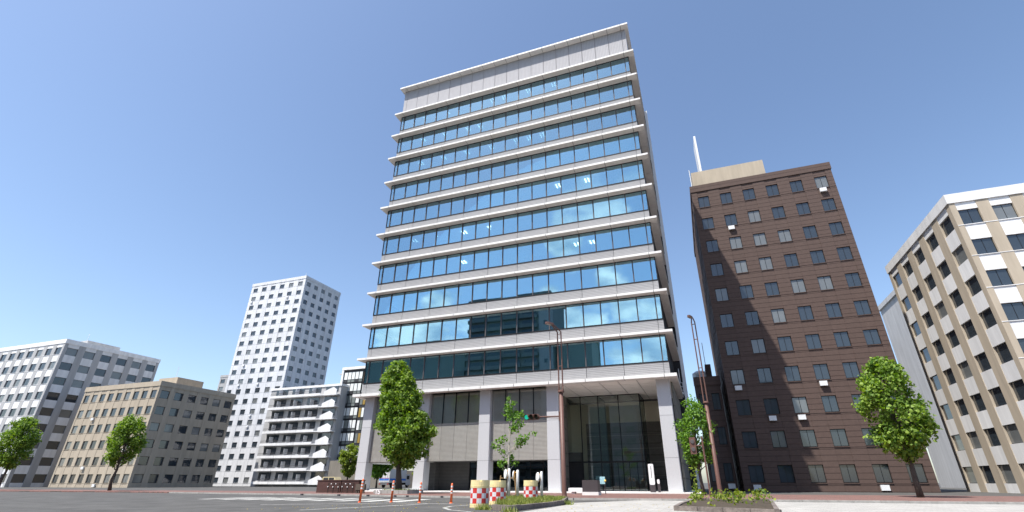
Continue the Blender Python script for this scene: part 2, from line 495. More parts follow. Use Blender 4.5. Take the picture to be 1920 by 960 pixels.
# ------------------------------------------------------------------ ground
def kerb_y(x): return -11 - 0.2 * (x - 10)
g = MB().face([(-1500, -1500, 0), (1500, -1500, 0), (1500, 1500, 0), (-1500, 1500, 0)])
meta(g.build('road', 'asphalt', None, (0, 0, 0)), kind='structure')
XL, XR = -120, 140
sw = MB().prism([(XL, kerb_y(XL) * 0 - 9), (-20, -7), (10, -10.8), (29.6, kerb_y(29.6) + .2), (36, -14), (XR, -14), (XR, 0.2), (XL, 0.2)][0:8], -0.2, 0.10)
meta(sw.build('pavement', 'red_pavers', None, (0, 0, 0)), kind='structure')
kl = [(XL, -9), (-20, -7), (10, -10.8), (29.6, kerb_y(29.6) + .2), (36, -14), (XR, -14)]
kerb = bpy.data.objects.new('kerb', None)
link(kerb, None, (0, -10, 0)); meta(kerb, kind='structure')
for (a, b) in zip(kl[:-1], kl[1:]):
    A, B = Vector((*a, 0)), Vector((*b, 0))
    L = (B - A).length; n = max(1, int(L / 1.2)); d = (B - A) / L; nrm = Vector((d.y, -d.x, 0)) * 0.18
    for i in range(n):
        p, q = A + (B - A) * (i / n) + d * .008, A + (B - A) * ((i + 1) / n) - d * .008
        if not (-14 < p.x < 60): continue
        MB().prism([(p.x, p.y), (p.x + nrm.x, p.y + nrm.y), (q.x + nrm.x, q.y + nrm.y), (q.x, q.y)], -0.15, 0.112 + random.uniform(-.004, .004)).build('kerbstone', 'kerb_stone', kerb)
pv = MB().prism([(31.0, -60), (31.0, -21.4), (30.6, -19.3), (32.4, -16.1), (33.4, -14.3), (80, -14.3), (80, -60)], -0.1, 0.006)
meta(pv.build('paved_corner', 'pale_paving', None, (0, 0, 0)), kind='structure')

mk = thing('road_marking', 'white painted crossing stripes on the asphalt left of the orange posts', 'marking', (17, -20, 0))
for i in range(9):
    x = 6.5 + i * 1.75
    MB().face([(x, -21.2, .004), (x + .9, -21.2, .004), (x + .3, -16.4, .004), (x - .6, -16.4, .004)]).build('stripe', 'road_paint', mk)
def strip(pts, w, name, label):
    m = MB()
    L = []
    for i, p in enumerate(pts):
        a = Vector(pts[max(i - 1, 0)]); b = Vector(pts[min(i + 1, len(pts) - 1)])
        d = (b - a).normalized(); L.append((Vector(p) + Vector((-d.y, d.x)) * w / 2, Vector(p) - Vector((-d.y, d.x)) * w / 2))
    for (a, b), (c, d) in zip(L[:-1], L[1:]):
        m.face([(b.x, b.y, .0045), (d.x, d.y, .0045), (c.x, c.y, .0045), (a.x, a.y, .0045)])
    meta(m.build(name, 'road_paint'), label, 'marking')
strip([(22.5, -29.6), (23.3, -26.9), (23.9, -24.3), (24.1, -22.7)], .17, 'lane_line', 'white lane line curving across the asphalt below the middle orange posts')
strip([(17.2, -26.4), (20.1, -23.9), (22.2, -22.3), (25.3, -22.2)], .17, 'edge_line', 'white edge line running along the feet of the orange posts')
strip([(29.3, -28.6), (27.9, -27.6), (26.9, -26.2), (26.5, -24.8), (26.7, -23.6), (27.2, -22.6)], .16, 'island_line', 'white line curving round the nearest striped drum')

# ------------------------------------------------------------------ office building
LX0 = 22.4
FX0, FX1 = 0.75, 35.47        # facade corner to corner
TX0, TX1 = 0.0, 36.22         # ledge tips
GY = 0.85                     # glass plane
Z0, H, NF = 9.975, 4.2, 10
ZR = 57.18
BAY = 1.87
M0 = (FX0 + FX1) / 2 - 9 * BAY
MX = [M0 + i * BAY for i in range(19)]
off = thing('office_building', 'tall grey office tower with white ledges and blue mirrored window bands', 'building', (18, 10, 0))
JX = [FX0 - .0] + MX[::2] + [FX1]     # panel joints on every second mullion
SIDE_Y = 13.0

def ledge(zc, i, h=0.24, name='ledge', inset=0.0, pname='ledge_panel', joints=None):
    t0, t1 = TX0 + inset, TX1 - inset
    core = MB().box(t0 + .06, t1 - .06, .06, SIDE_Y - .03, zc - h / 2 + .03, zc + h / 2 - .03)
    L = core.build(name, 'ledge_core', off)
    J = joints or ([t0] + MX[::2] + [t1])
    gp = .028
    for a, b in zip(J[:-1], J[1:]):
        K.box(pname, 'ledge_white', L, a + (gp if a > t0 else 0), b - (gp if b < t1 else 0), 0, GY + .12, zc - h / 2, zc + h / 2)
    ys = [GY + .12 + k * (SIDE_Y - GY - .12) / 4 for k in range(5)]
    for a, b in zip(ys[:-1], ys[1:]):
        K.box(pname, 'ledge_white', L, FX1 - .1, t1, a + gp, b - gp, zc - h / 2, zc + h / 2)
        K.box(pname, 'ledge_white', L, t0, FX0 + .1, a + gp, b - gp, zc - h / 2, zc + h / 2)
    return L
for i in range(11):
    ledge(Z0 + H * i, i, h=0.30 if i == 0 else 0.24, inset=0.15 if i == 0 else 0.0)

# spandrels, window bands and floors
NP = len(MX) + 1
rng = random.Random(5)
LIT = {9: [2, 4, 8, 9, 11, 13], 8: [2, 4, 6, 7, 0], 7: [2, 4, 6, 8, 10, 11, 12], 5: [13, 15], 4: [2, 4, 6, 8], 3: [6, 14, 15], 2: [], 6: [], 1: [], 0: []}
BLIND = {9: [3, 4, 6], 8: [5, 12], 7: [], 6: [4, 5, 10, 11, 12, 13], 5: [4, 8, 9], 4: [5, 9], 3: [4, 5, 8, 9, 10, 11, 12], 2: [8, 9, 12, 13], 1: [9, 10, 12], 0: [1, 2, 3, 5, 6, 7, 8, 9, 10, 11, 12, 13, 14, 15]}
for k in range(NF):
    zl, zu = Z0 + H * k, Z0 + H * (k + 1)
    zs0, zs1 = zl + (.25 if k == 0 else .12), zu - 2.78     # spandrel
    zt = zu - .12
    sp = MB().box(FX0 + .1, FX1 - .1, GY + .1, GY + .3, zs0 - .1, zs1 - .02).build('spandrel', 'ledge_core', off)
    JJ = [FX0] + MX[::2] + [FX1]
    for a, b in zip(JJ[:-1], JJ[1:]):
        K.box('spandrel_panel', 'spandrel_tile', sp, a + (.022 if a > FX0 else 0), b - (.022 if b < FX1 else 0), GY - .03, GY + .12, zs0, zs1 - .05)
    # window band: rails
    r = MB()
    r.box(FX0, FX1, GY - .06, GY + .1, zs1 - .05, zs1 + .08)
    r.box(FX0, FX1, GY - .05, GY + .1, zt - .07, zt)
    r.box(FX0 - .02, FX0 + .07, GY - .052, GY + .1, zs1 + .06, zt - .07)
    r.box(FX1 - .07, FX1 + .02, GY - .052, GY + .1, zs1 + .06, zt - .07)
    wb = r.build('window_band', 'frame_black', off)
    edges = [FX0 + .07] + MX + [FX1 - .07]
    for x in MX:
        K.box('mullion', 'mullion_grey', wb, x - .055, x + .055, GY - .08, GY + .1, zs1 + .06, zt - .07)
    for p in range(NP):
        a, b = edges[p] + (.055 if p else 0), edges[p + 1] - (.055 if p < NP - 1 else 0)
        o = K.box('pane', 'facade_glass', wb, a, b, GY + .0, GY + .012, zs1 + .06, zt - .07)
        o.rotation_euler = (rng.gauss(0, RAD(.05)), 0, rng.gauss(0, RAD(.06)))
        if p in BLIND.get(k, []):
            part = rng.choice([1, 1, 1, .75])
            bx('blind', 'blind', wb, a + .05, b - .05, GY + .22, GY + .235, zt - .1 - part * 2.45, zt - .1)
    # left and right return windows
    for sx_, xx in ((0, FX0), (1, FX1)):
        if sx_ == 0:
            for q in range(3):
                K.box('side_pane', 'facade_glass', wb, xx - .0, xx + .012, GY + .12 + q * 3.2, GY + .12 + q * 3.2 + 3.1, zs1 + .06, zt - .07)
    # floor plate with ceiling below it
    fp = MB().box(FX0 + .15, FX1 - .15, GY + .32, 21, zl - .12, zl + .35).build('floor_plate', 'ceiling', off)
    fl = MB().box(FX0 + .2, FX1 - .2, GY + .5, 10.5, zl + .352, zl + .37).build('carpet', 'interior_floor', fp)
# interior core, side walls, upper wall
core = bx('core_wall', 'interior_wall', off, 5, 32, 8.5, 21, Z0 + .2, Z0 + H * 10 - .2)
# ceiling luminaires (pairs of strips)
cl_parent = bx('lighting_rail', 'ceiling', off, 3, 33, 5.1, 5.16, Z0 + H * 10 - .2, Z0 + H * 10 - .135)
for k in range(NF):
    zc = Z0 + H * (k + 1) - .14
    yc = GY + 1.35 / ((zc - .95) / 47.0)
    for p in LIT.get(k, []):
        xc = MX[p] - BAY * .45
        for dx in (-.2, .2):
            K.box('ceiling_light', 'light_strip', cl_parent, xc + dx - .045, xc + dx + .045, yc - .42, yc + .42, zc - .07, zc - .01)
for k in range(NF):
    zl, zu = Z0 + H * k, Z0 + H * (k + 1)
    K.box('side_wall', 'frame_black', off, FX1 - .16, FX1 - .03, GY + .35, SIDE_Y, zl + .12, zu - .12)
    K.box('side_spandrel', 'spandrel_tile', off, FX0 + .0, FX0 + .12, GY + .12, 21, zl + .15, zu - 2.83)
back = bx('rear_wall', 'spandrel_tile', off, FX0 + .02, FX1 - 1.2, 21.02, 21.4, Z0 - .1, 57)

# upper blind storey
UZ0, UZ1 = Z0 + H * 10 + .12, ZR - .14
uw = MB().box(FX0 + .1, FX1 - .1, GY + .12, 21, UZ0 - .1, UZ1 + .05).build('upper_wall', 'ledge_core', off)
ux = [FX0] + MX + [FX1]
for a, b in zip(ux[:-1], ux[1:]):
    K.box('wall_panel', 'upper_tile', uw, a + (.028 if a > FX0 else 0), b - (.028 if b < FX1 else 0), GY - .02, GY + .14, UZ0, UZ1)
rs = MB().box(.36, TX1 - .36, .1, 21.4, ZR - .09, ZR + .09).build('roof_slab', 'ledge_core', off)
rj = [.3] + MX + [TX1 - .3]
for a, b in zip(rj[:-1], rj[1:]):
    K.box('roof_panel', 'ledge_white', rs, a + (.028 if a > .3 else 0), b - (.028 if b < TX1 - .3 else 0), 0, GY + .16, ZR - .13, ZR + .13)
for q in range(6):
    K.box('roof_panel', 'ledge_white', rs, FX1 - .14, TX1 - .3, GY + .16 + q * 2 + .016, GY + .16 + (q + 1) * 2 - .016, ZR - .13, ZR + .13)
    K.box('roof_panel', 'ledge_white', rs, .3, FX0 + .14, GY + .16 + q * 2 + .016, GY + .16 + (q + 1) * 2 - .016, ZR - .13, ZR + .13)
bx('side_wall', 'upper_tile', off, FX1 - .09, FX1 - .0, GY + .16, SIDE_Y, UZ0, UZ1)

# right-hand rear: dark recess, service balconies and the pale fin wall
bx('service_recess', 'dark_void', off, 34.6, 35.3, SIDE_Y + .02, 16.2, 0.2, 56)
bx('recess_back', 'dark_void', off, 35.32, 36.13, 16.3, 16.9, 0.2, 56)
bx('fin_wall', 'metal_white', off, 36.14, 36.52, 16.22, 17.2, 0.2, 55.6)
for k in range(11):
    zb = Z0 + .35 + H * k
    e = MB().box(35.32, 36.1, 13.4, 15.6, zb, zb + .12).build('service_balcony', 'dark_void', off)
    bx('edge_beam', 'metal_white', e, 36.02, 36.14, 13.3, 13.38, zb - .08, zb + .14)
    rl = MB()
    for q in range(4): rl.box(36.14, 36.19, 13.32, 15.58, zb + .35 + q * .28, zb + .39 + q * .28)
    for yy in (13.32, 14.4, 15.5): rl.box(36.13, 36.2, yy, yy + .06, zb + .12, zb + 1.25)
    rl.box(35.25, 36.13, 13.32, 13.37, zb + .35, zb + .40); rl.box(35.25, 36.13, 13.32, 13.37, zb + .75, zb + .80); rl.box(35.25, 36.13, 13.32, 13.37, zb + 1.2, zb + 1.25)
    rl.build('railing', 'metal_white', e)
    if k < 10:
        MB().tube([(35.9, 13.45, zb + 1.3), (35.9, 13.45, zb + 2.9)], .05, 6).build('drain_pipe', 'metal_white', e)

# pillars
PX = [(1.2, 2.42), (8.45, 9.65), (15.72, 16.95), (23.12, 24.36), (34.02, 35.24)]
PY0, PY1 = 1.12, 2.32
PZ = [0.2, 2.95, 6.55, Z0 - .1]
for (a, b) in PX:
    pc = MB().box(a + .04, b - .04, PY0 + .04, PY1 - .04, .1, Z0 - .1).build('pillar', 'ledge_core', off)
    for z0, z1 in zip(PZ[:-1], PZ[1:]):
        m = MB()
        c = .025
        m.prism([(a + c, PY0), (b - c, PY0), (b, PY0 + c), (b, PY1), (a, PY1), (a, PY0 + c)], z0 + .012, z1 - .012)
        m.build('pillar_block', 'pillar_stone', pc)

# tile screens between the pillars: glass strip on top, ribbed tile below, open ground storey
TZ0, TZ1, TZ2 = 2.98, 6.68, Z0 - .1
TY = 1.55
for bi in range(3):
    a, b = PX[bi][1] - .0, PX[bi + 1][0] + .0
    tw = MB().box(a + .0, b - .0, TY + .12, TY + .34, TZ0 + .02, TZ1 - .03).build('tile_screen', 'ledge_core', off)
    n = 4
    for i in range(n):
        x0, x1 = a + (b - a) * i / n, a + (b - a) * (i + 1) / n
        K.box('tile_panel', 'lower_tile', tw, x0 + .012, x1 - .012, TY, TY + .14, TZ0, TZ1)
        K.box('pane', 'strip_glass', tw, x0 + .03, x1 - .03, TY + .10, TY + .115, TZ1 + .04, TZ2)
        if i: K.box('mullion', 'frame_black', tw, x0 - .035, x0 + .035, TY - .0, TY + .13, TZ1 + .01, TZ2)
    K.box('sill', 'lower_tile', tw, a + .005, b - .005, TY + .02, TY + .3, TZ1 + .002, TZ1 + .035)
    bx('strip_blind', 'strip_blind', tw, a, b, TY + .3, TY + .33, TZ1 + .04, TZ2)
# canopy slab above the ground storeys (soffit panels at the entrance)
bx('podium_slab', 'ledge_core', off, FX0 + .2, FX1 - .1, SIDE_Y + .0, 21, Z0 - .3, Z0 + .1)
sf = bx('soffit', 'ledge_core', off, 1.0, FX1, GY + .2, 14.2, Z0 - .09, Z0 - .06)
sx0, sx1 = PX[3][0], TX1 - .3
nx, ny = 7, 7
for i in range(nx):
    for j in range(ny):
        xa, xb = sx0 + (sx1 - sx0) * i / nx, sx0 + (sx1 - sx0) * (i + 1) / nx
        ya, yb = 1.0 + 13.1 * j / ny, 1.0 + 13.1 * (j + 1) / ny
        if j > 0 or True:
            K.box('soffit_panel', 'soffit_panel', sf, xa + .04, xb - .04, ya + .04, yb - .04, Z0 - .145, Z0 - .11)
# drive-through ceiling and side wall of left bay
bx('passage_ceiling', 'interior_wall', off, PX[0][0], PX[1][1], TY + .36, 20.9, 2.9, 3.3)
bx('passage_wall', 'dark_rib', off, PX[1][0] + .2, PX[1][1] + .2, 3.2, 21, .1, 2.9)
# ground storey bay 2: dark ribbed wall and a glazed door; bay 3: dark glazing
GYW = 4.2
VYF = 8.7
gw = bx('ground_wall', 'dark_rib', off, PX[1][1] + .2, 13.4, GYW, GYW + .3, .1, 3.0)
bx('ground_ceiling', 'ledge_core', off, PX[1][1] + .2, PX[3][0], TY + .36, 12, 2.99, 3.25)
door = MB()
for x in (13.42, 14.6, 15.85): door.box(x, x + .07, GYW, GYW + .12, .1, 2.98)
door.box(13.42, 15.92, GYW - .002, GYW + .11, 2.3, 2.38)
dm = door.build('glazed_door', 'frame_black', off)
for x in (13.5, 14.68): K.box('pane', 'lobby_glass', dm, x, x + 1.09, GYW + .04, GYW + .052, .12, 2.98)
sf3 = MB()
for i in range(6): sf3.box(16.1 + i * 1.4, 16.16 + i * 1.4, GYW, GYW + .1, .1, 2.98)
sf3.box(16.1, 23.2, GYW - .002, GYW + .11, 2.42, 2.48)
sm = sf3.build('shopfront', 'frame_black', off)
for i in range(5): K.box('pane', 'shop_glass', sm, 16.17 + i * 1.4, 16.09 + (i + 1) * 1.4, GYW + .04, GYW + .052, .12, 2.98)
bx('back_room', 'interior_wall', off, PX[1][1] + .2, 22.2, 12.05, 12.2, .1, 9.8)
bx('lobby_floor', 'plinth', off, LX0, 34.8, VYF, 13.4, .205, .212)
bx('shop_floor', 'interior_floor', off, PX[1][1] + .2, 22.2, GYW + .35, 11.9, .205, .212)
bx('poster', 'poster', dm, 15.0, 15.45, GYW + .2, GYW + .22, 1.0, 1.75)

# plinth of pale stone
meta(MB().box(-1.5, 36.8, 0.22, 22, -.05, .2).build('plinth', 'plinth', None), kind='structure')

# lobby: rear wall (stone below, beige above), glass wall, projecting glass vestibule, doors
LY = 13.6
LX0 = 22.4
lw = bx('lobby_wall', 'lobby_beige', off, LX0, 35.3, LY, LY + .3, .2, Z0 - .1)
for q in range(5):
    z0 = .2 + q * 1.44
    bx('stone_course', 'lobby_stone', lw, 24.3, 35.29, LY - .06 + (q % 2) * .008, LY - .002, z0 + .012, z0 + 1.428)
bx('lobby_side_wall', 'lobby_beige', off, LX0 - .1, LX0, 8.7, LY, .2, Z0 - .15)
bx('lobby_return_wall', 'lobby_stone', off, 23.2, 23.3, 2.4, 8.48, .2, Z0 - .15)
fr = MB()
VX0, VX1, VY = 26.9, 31.5, 8.5
ZT = Z0 - .16
for x in (LX0, 24.83, 26.85, 29.13, 31.45): fr.box(x, x + .085, VY, VY + .12, .2, ZT)
fr.box(LX0, 31.53, VY + .002, VY + .11, 2.86, 3.02)
fr.box(LX0, 31.53, VY + .002, VY + .11, ZT - .06, ZT - .001)
for x in (26.87, 31.47):
    fr.box(x + .001, x + .058, LY - .8, LY - .7, .2, ZT)
    fr.box(x + .001, x + .058, VY + .12, LY - .8, 2.9, 2.99)
    fr.box(x + .001, x + .058, VY + .12, LY - .8, ZT - .05, ZT - .002)
for x in (27.9, 28.6, 29.8, 30.6): fr.box(x, x + .05, VY + .01, VY + .1, .2, 2.86)
fo = fr.build('entrance_frame', 'frame_black', off)
for a, b in ((LX0 + .06, 24.85), (24.91, 26.87), (26.93, 29.15), (29.21, 31.47)):
    K.box('pane', 'lobby_glass', fo, a, b, VY + .05, VY + .062, 3.02, ZT - .06)
for a, b in ((24.91, 26.87), (26.93, 27.9), (27.95, 28.6), (28.65, 29.15), (29.21, 29.8), (29.85, 30.6), (30.65, 31.47)):
    K.box('door_pane', 'lobby_glass', fo, a, b, VY + .05, VY + .062, .21, 2.86)
for x in (26.9, 31.5):
    K.box('pane', 'lobby_glass', fo, x - .006, x + .006, VY + .13, LY - .81, 3.0, ZT - .06)
    K.box('door_pane', 'lobby_glass', fo, x - .006, x + .006, VY + .13, LY - .81, .21, 2.89)
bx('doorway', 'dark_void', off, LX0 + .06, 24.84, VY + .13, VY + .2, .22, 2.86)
bx('door_header', 'sign_dark', off, LX0 + .06, 24.84, VY + .13, VY + .2, 3.02, 3.95)
bx('notice_board', 'poster', off, 26.1, 26.7, 8.9, 8.94, .9, 1.6)
bx('right_flank', 'lobby_stone', off, 35.3, 35.46, 2.6, 16, .2, Z0 - .2)
bx('left_flank', 'dark_rib', off, PX[0][0] + .1, PX[0][1] - .1, 20.0, 21, .1, 9.7)

# ------------------------------------------------------------------ generic neighbours
def tower(name, label, x0, x1, y0, y1, h, wall, floors, cols, side=None, scols=0, z_base=0.0, ww=.62, wh=.5, frame="frame_black", band=None, group=None, seed=1):
    """block with recessed windows between projecting piers and spandrels, roof plant on top"""
    t = thing(name, label, 'building', ((x0 + x1) / 2, (y0 + y1) / 2, 0), group)
    rr = random.Random(seed + int(abs(x0)))
    D = .28
    bx('wall', wall, t, x0 + D, x1 - D, y0 + D, y1 - D, 0, h)
    r_ = MB().box(x0 - .1, x1 + .1, y0 - .1, y1 + .1, h, h + .25)
    for (a0, a1, b0, b1) in ((x0 - .1, x1 + .1, y0 - .1, y0 + .15), (x0 - .1, x1 + .1, y1 - .15, y1 + .1), (x0 - .1, x0 + .15, y0 + .15, y1 - .15), (x1 - .15, x1 + .1, y0 + .15, y1 - .15)):
        r_.box(a0, a1, b0, b1, h + .25, h + 1.1)
    rf = r_.build('roof', band or wall, t)
    wx, wy = x1 - x0, y1 - y0
    bx('roof_hut', wall, rf, x0 + wx * .55, x0 + wx * .8, y0 + wy * .35, y0 + wy * .7, h + .25, h + 3.6)
    MB().lathe(x0 + wx * .3, y0 + wy * .45, [(1.1, h + .9), (1.1, h + 2.6), (.6, h + 2.9)], 14).build('water_tank', 'metal_white', rf)
    for q in range(3):
        xx = x0 + wx * (.1 + .07 * q)
        bx('roof_unit', 'grey_wall', rf, xx, xx + wx * .05, y0 + wy * .15, y0 + wy * .15 + 1.2, h + .25, h + 1.9)
    MB().tube([(x0 + wx * .6, y0 + wy * .5, h + 3.6), (x0 + wx * .6, y0 + wy * .5, h + 7.2)], .05, 5).build('aerial', 'metal_white', rf)
    fh = (h - z_base) / floors
    kk = Kit()
    cw = wx / cols; pw = cw * (1 - ww)
    for c in range(cols + 1):
        xa = x0 + c * cw - pw / 2
        kk.box('pier', wall, t, max(x0, xa), min(x1, xa + pw), y0, y0 + D, 0, h)
    sp = fh * (1 - wh)
    for f in range(floors + 1):
        z0_ = max(0, z_base + f * fh - sp / 2); z1_ = min(h, z_base + f * fh + sp / 2)
        kk.box('spandrel', band or wall, t, x0 + .02, x1 - .02, y0 + .05, y0 + D, z0_, z1_)
        if f < floors:
            kk.box('window_sill', band or wall, t, x0 + .03, x1 - .03, y0 - .03, y0 + .049, z1_ - .08, z1_ - .01)
    def win(xa, xb, ya, yb, zz, zt_, ax):
        w = kk.box('window' if ax == 'y' else 'side_window', frame, t, xa, xb, ya, yb, zz, zt_)
        mt = rr.choice(['win_dark', 'win_dark', 'win_dark', 'win_blind'])
        if ax == 'y':
            xm = (xa + xb) / 2
            kk.box('pane_' + mt[4:], mt, w, xa + .07, xm - .03, ya - .02, ya - .001, zz + .07, zt_ - .07)
            kk.box('pane_' + mt[4:], mt, w, xm + .03, xb - .07, ya - .02, ya - .001, zz + .07, zt_ - .07)
        else:
            xs_ = xb if side > 0 else xa
            kk.box('side_pane_' + mt[4:], mt, w, xs_ - .01, xs_ + .01, ya + .07, yb - .07, zz + .07, zt_ - .07)
    for f in range(floors):
        zz, zt_ = z_base + f * fh + sp / 2, z_base + (f + 1) * fh - sp / 2
        for c in range(cols):
            xa = x0 + c * cw + pw / 2
            win(xa, xa + cw - pw, y0 + D - .06, y0 + D - .002, zz, zt_, 'y')
            if rr.random() < .12:
                kk.box('air_conditioner', 'metal_white', t, xa + .2, xa + 1.0, y0 - .32, y0 - .03, zz - .75, zz - .2)
    if side:
        sw_ = wy / scols; spw = sw_ * (1 - ww)
        xo, xi = (x1, x1 - D) if side > 0 else (x0, x0 + D)
        lo, hi = min(xo, xi), max(xo, xi)
        for c in range(scols + 1):
            ya = y0 + c * sw_ - spw / 2
            kk.box('side_pier', wall, t, lo, hi, max(y0 + D + .002, ya), min(y1, ya + spw), 0, h)
        for f in range(floors + 1):
            z0_ = max(0, z_base + f * fh - sp / 2); z1_ = min(h, z_base + f * fh + sp / 2)
            kk.box('side_spandrel', band or wall, t, lo + (.05 if side < 0 else 0), hi - (.05 if side > 0 else 0), y0 + D + .01, y1 - .02, z0_, z1_)
        for f in range(floors):
            zz, zt_ = z_base + f * fh + sp / 2, z_base + (f + 1) * fh - sp / 2
            for c in range(scols):
                ya = y0 + c * sw_ + spw / 2
                xs = x1 - D if side > 0 else x0 + D
                win(xs - .05, xs + .05, max(ya, y0 + D + .01), ya + sw_ - spw, zz, zt_, 'x')
    return t

# black and white gridded block behind the passage
BX0, BX1, BY = -52.4, -44.6, 60.0
bb = thing('gridded_block', 'black framed block with white blinds behind the tower\'s left pillar', 'building', (-48, 64, 0))
bx('wall', 'bw_wall', bb, BX0, BX1 + 1.6, BY + .3, BY + 12, 0, 28.7)
bx('white_edge', 'white_render', bb, BX0 - .55, BX0 - .02, BY - .2, BY + .6, 0, 28.7)
bx('roof', 'white_render', bb, BX0 - .55, BX1 + 1.7, BY - .25, BY + 12.1, 28.72, 29.4)
kk = Kit()
for f in range(9):
    z = 28.4 - (f + 1) * 3.12
    for c in range(5):
        xa = BX0 + .15 + c * 1.2
        w = kk.box('window', 'bw_wall', bb, xa, xa + 1.2, BY + .16, BY + .3, z, z + 2.95)
        dim = (f == 2 and c < 4) or (f == 4 and c == 2)
        kk.box('dim_pane' if dim else 'pane', 'bw_dim' if dim else 'bw_blind', w, xa + .14, xa + 1.1, BY + .10, BY + .158, z + .85, z + 2.75)
        kk.box('apron', 'bw_dim' if (f + c) % 3 else 'bw_wall', w, xa + .14, xa + 1.1, BY + .12, BY + .158, z + .08, z + .7)
    kk.box('floor_rail', 'frame_black', bb, BX0, BX0 + 6.3, BY + .02, BY + .15, z - .12, z + .02)
    for c in range(2):
        mt = ['bw_gold', 'bw_blind', 'bw_dim'][(f + c) % 3]
        kk.box('bay_panel', mt, bb, BX0 + 6.5 + c * .85, BX0 + 7.2 + c * .85, BY + .2, BY + .3, z + .3, z + 2.6)
for f in range(9):
    kk.box('stair_landing', 'grey_wall', bb, BX0 - 2.0, BX0 - .58, BY + .6, BY + 4, 28 - f * 3.12 - .25, 28 - f * 3.12)
bx('stair_back', 'bw_wall', bb, BX0 - 2.0, BX0 - .6, BY + 4, BY + 4.3, 0, 28)

# white stepped-balcony block
ws = thing('balcony_block', 'white block with stepped balconies left of the black framed block', 'building', (-58, 62, 0))
bx('wall', 'grey_wall', ws, -74, -50.4, 57.5, 66, 0, 24)
bx('roof', 'white_render', ws, -74.2, -50.2, 57.3, 66.2, 24.01, 24.6)
for f in range(8):
    z = 21.6 - f * 3.0
    for c in range(4):
        xa = -55.6 - c * 5.6
        bo = MB().box(xa, xa + 5.5, 56.0, 57.5, z, z + .18).build('balcony', 'white_render', ws)
        if c == 0:
            m = MB()
            m.v += [(xa + 1.2, 55.9, z - .1), (xa + 5.2, 55.9, z - .1), (xa + 5.2, 56.1, z - .1), (xa + 1.2, 56.1, z - .1), (xa + 1.2, 55.9, z + .9), (xa + 4.0, 55.9, z + 1.9), (xa + 5.2, 55.9, z + 1.2), (xa + 5.2, 56.1, z + 1.2), (xa + 4.0, 56.1, z + 1.9), (xa + 1.2, 56.1, z + .9)]
            m.f += [[0, 3, 2, 1], [0, 1, 6, 5, 4], [1, 2, 7, 6], [2, 3, 9, 8, 7], [3, 0, 4, 9], [4, 5, 8, 9], [5, 6, 7, 8]]; m.m += [0] * 7
            m.build('parapet', 'white_render', bo)
        else:
            K.box('parapet', 'white_render', bo, xa, xa + 5.5, 56.0, 56.12, z + .181, z + .6)
            rl = MB()
            for q in range(14): rl.box(xa + .05 + q * .41, xa + .09 + q * .41, 56.04, 56.08, z + .6, z + 1.2)
            rl.box(xa, xa + 5.5, 56.02, 56.1, z + 1.2, z + 1.26)
            rl.build('railing', 'mullion_grey', bo)
            K.box('divider', 'pale_wall', bo, xa + 2.7, xa + 2.78, 56.13, 57.4, z + .181, z + 2.2)
            if (f * 3 + c) % 4 == 0: K.box('air_conditioner', 'metal_white', bo, xa + .6, xa + 1.4, 56.6, 56.9, z + .181, z + .8)
        K.box('window', 'win_dark', ws, xa + .4, xa + 4.4, 57.4, 57.48, z + 1.0, z + 2.7)
tower('pale_tower', 'pale grey apartment tower rising at the left edge of the photo', -110, -85.6, 72, 90, 65.5, 'pale_wall', 20, 6, side=1, scols=5, ww=.5, wh=.46)
tower('tan_block', 'low tan office block far left along the street', -104, -78, 30, 50, 21, 'tan_wall', 6, 9, side=1, scols=6)
tower('grey_block', 'mid-height grey block at the far left end of the street', -150, -112, 26, 50, 33, 'grey_wall', 9, 10, side=1, scols=6, band='white_render')
tower('brown_tower', 'dark brown tower with a roof aerial right of the office tower', 41.2, 60, 20, 44, 41.0, 'brown_wall', 11, 6, side=-1, scols=7, ww=.5)
bt = bpy.data.objects['brown_tower']
bx('crown', 'tan_wall', bt, 41.7, 52, 20.6, 43, 42.12, 45.0)
MB().tube([(41.5, 20.4, 41.3), (41.5, 20.4, 45.4)], .06, 6).build('aerial', 'metal_white', bt)
bx('roof_sign_frame', 'metal_white', bt, 43.2, 43.5, 22, 26, 45.02, 53.0)
tower('cream_block', 'cream mid-height block at the far right of the street', 66, 92, 10, 30, 28, 'tan_wall', 8, 9, side=-1, scols=5, band='white_render')
for i_, (xa, xb, ya, hh, lb) in enumerate(((-230, -190, 90, 34, 'hazy grey block farthest left behind the street'), (-175, -140, 120, 46, 'distant grey block between the two far left buildings'), (84, 112, 75, 40, 'distant grey block behind the cream block'), (62, 82, 95, 33, 'distant grey block between the brown tower and the cream block'))):
    tower('distant_block', lb, xa, xb, ya, ya + 16, hh, 'grey_wall', int(hh / 3.4), int((xb - xa) / 4), group='distant blocks at the sides')
tower('rust_house', 'small red-brown building behind the tree at the office tower\'s right corner', 37.5, 40.6, 22, 34, 12.6, 'brown_wall', 3, 2, side=-1, scols=3)
# blocks across the street (behind the camera; they show as reflections in the lower window bands)
ap = thing('apartment_slab', 'dark balcony apartment slab mirrored in the lower window bands', 'building', (-15, -92, 0))
bx('wall', 'dark_block', ap, -29, -1.0, -100, -86, 0, 54)
bx('end_wall', 'grey_wall', ap, -5.2, -.9, -85.98, -85.4, 0, 54.4)
bx('roof', 'dark_block', ap, -29.4, -.6, -100.4, -85.0, 54.42, 55.1)
kk = Kit()
for f in range(17):
    z = 1.5 + f * 3.05
    for c in range(4):
        xa = -28.8 + c * 5.9
        bl = kk.box('balcony', 'dark_block', ap, xa, xa + 5.6, -85.98, -84.6, z, z + 1.1)
        kk.box('balcony_window', 'win_dark', bl, xa + .5, xa + 5.0, -85.99, -85.9, z + 1.12, z + 2.6)
    if f % 2 == 0: kk.box('stair_window', 'win_dark', ap, -3.6, -2.6, -85.39, -85.3, z + .8, z + 2.0)
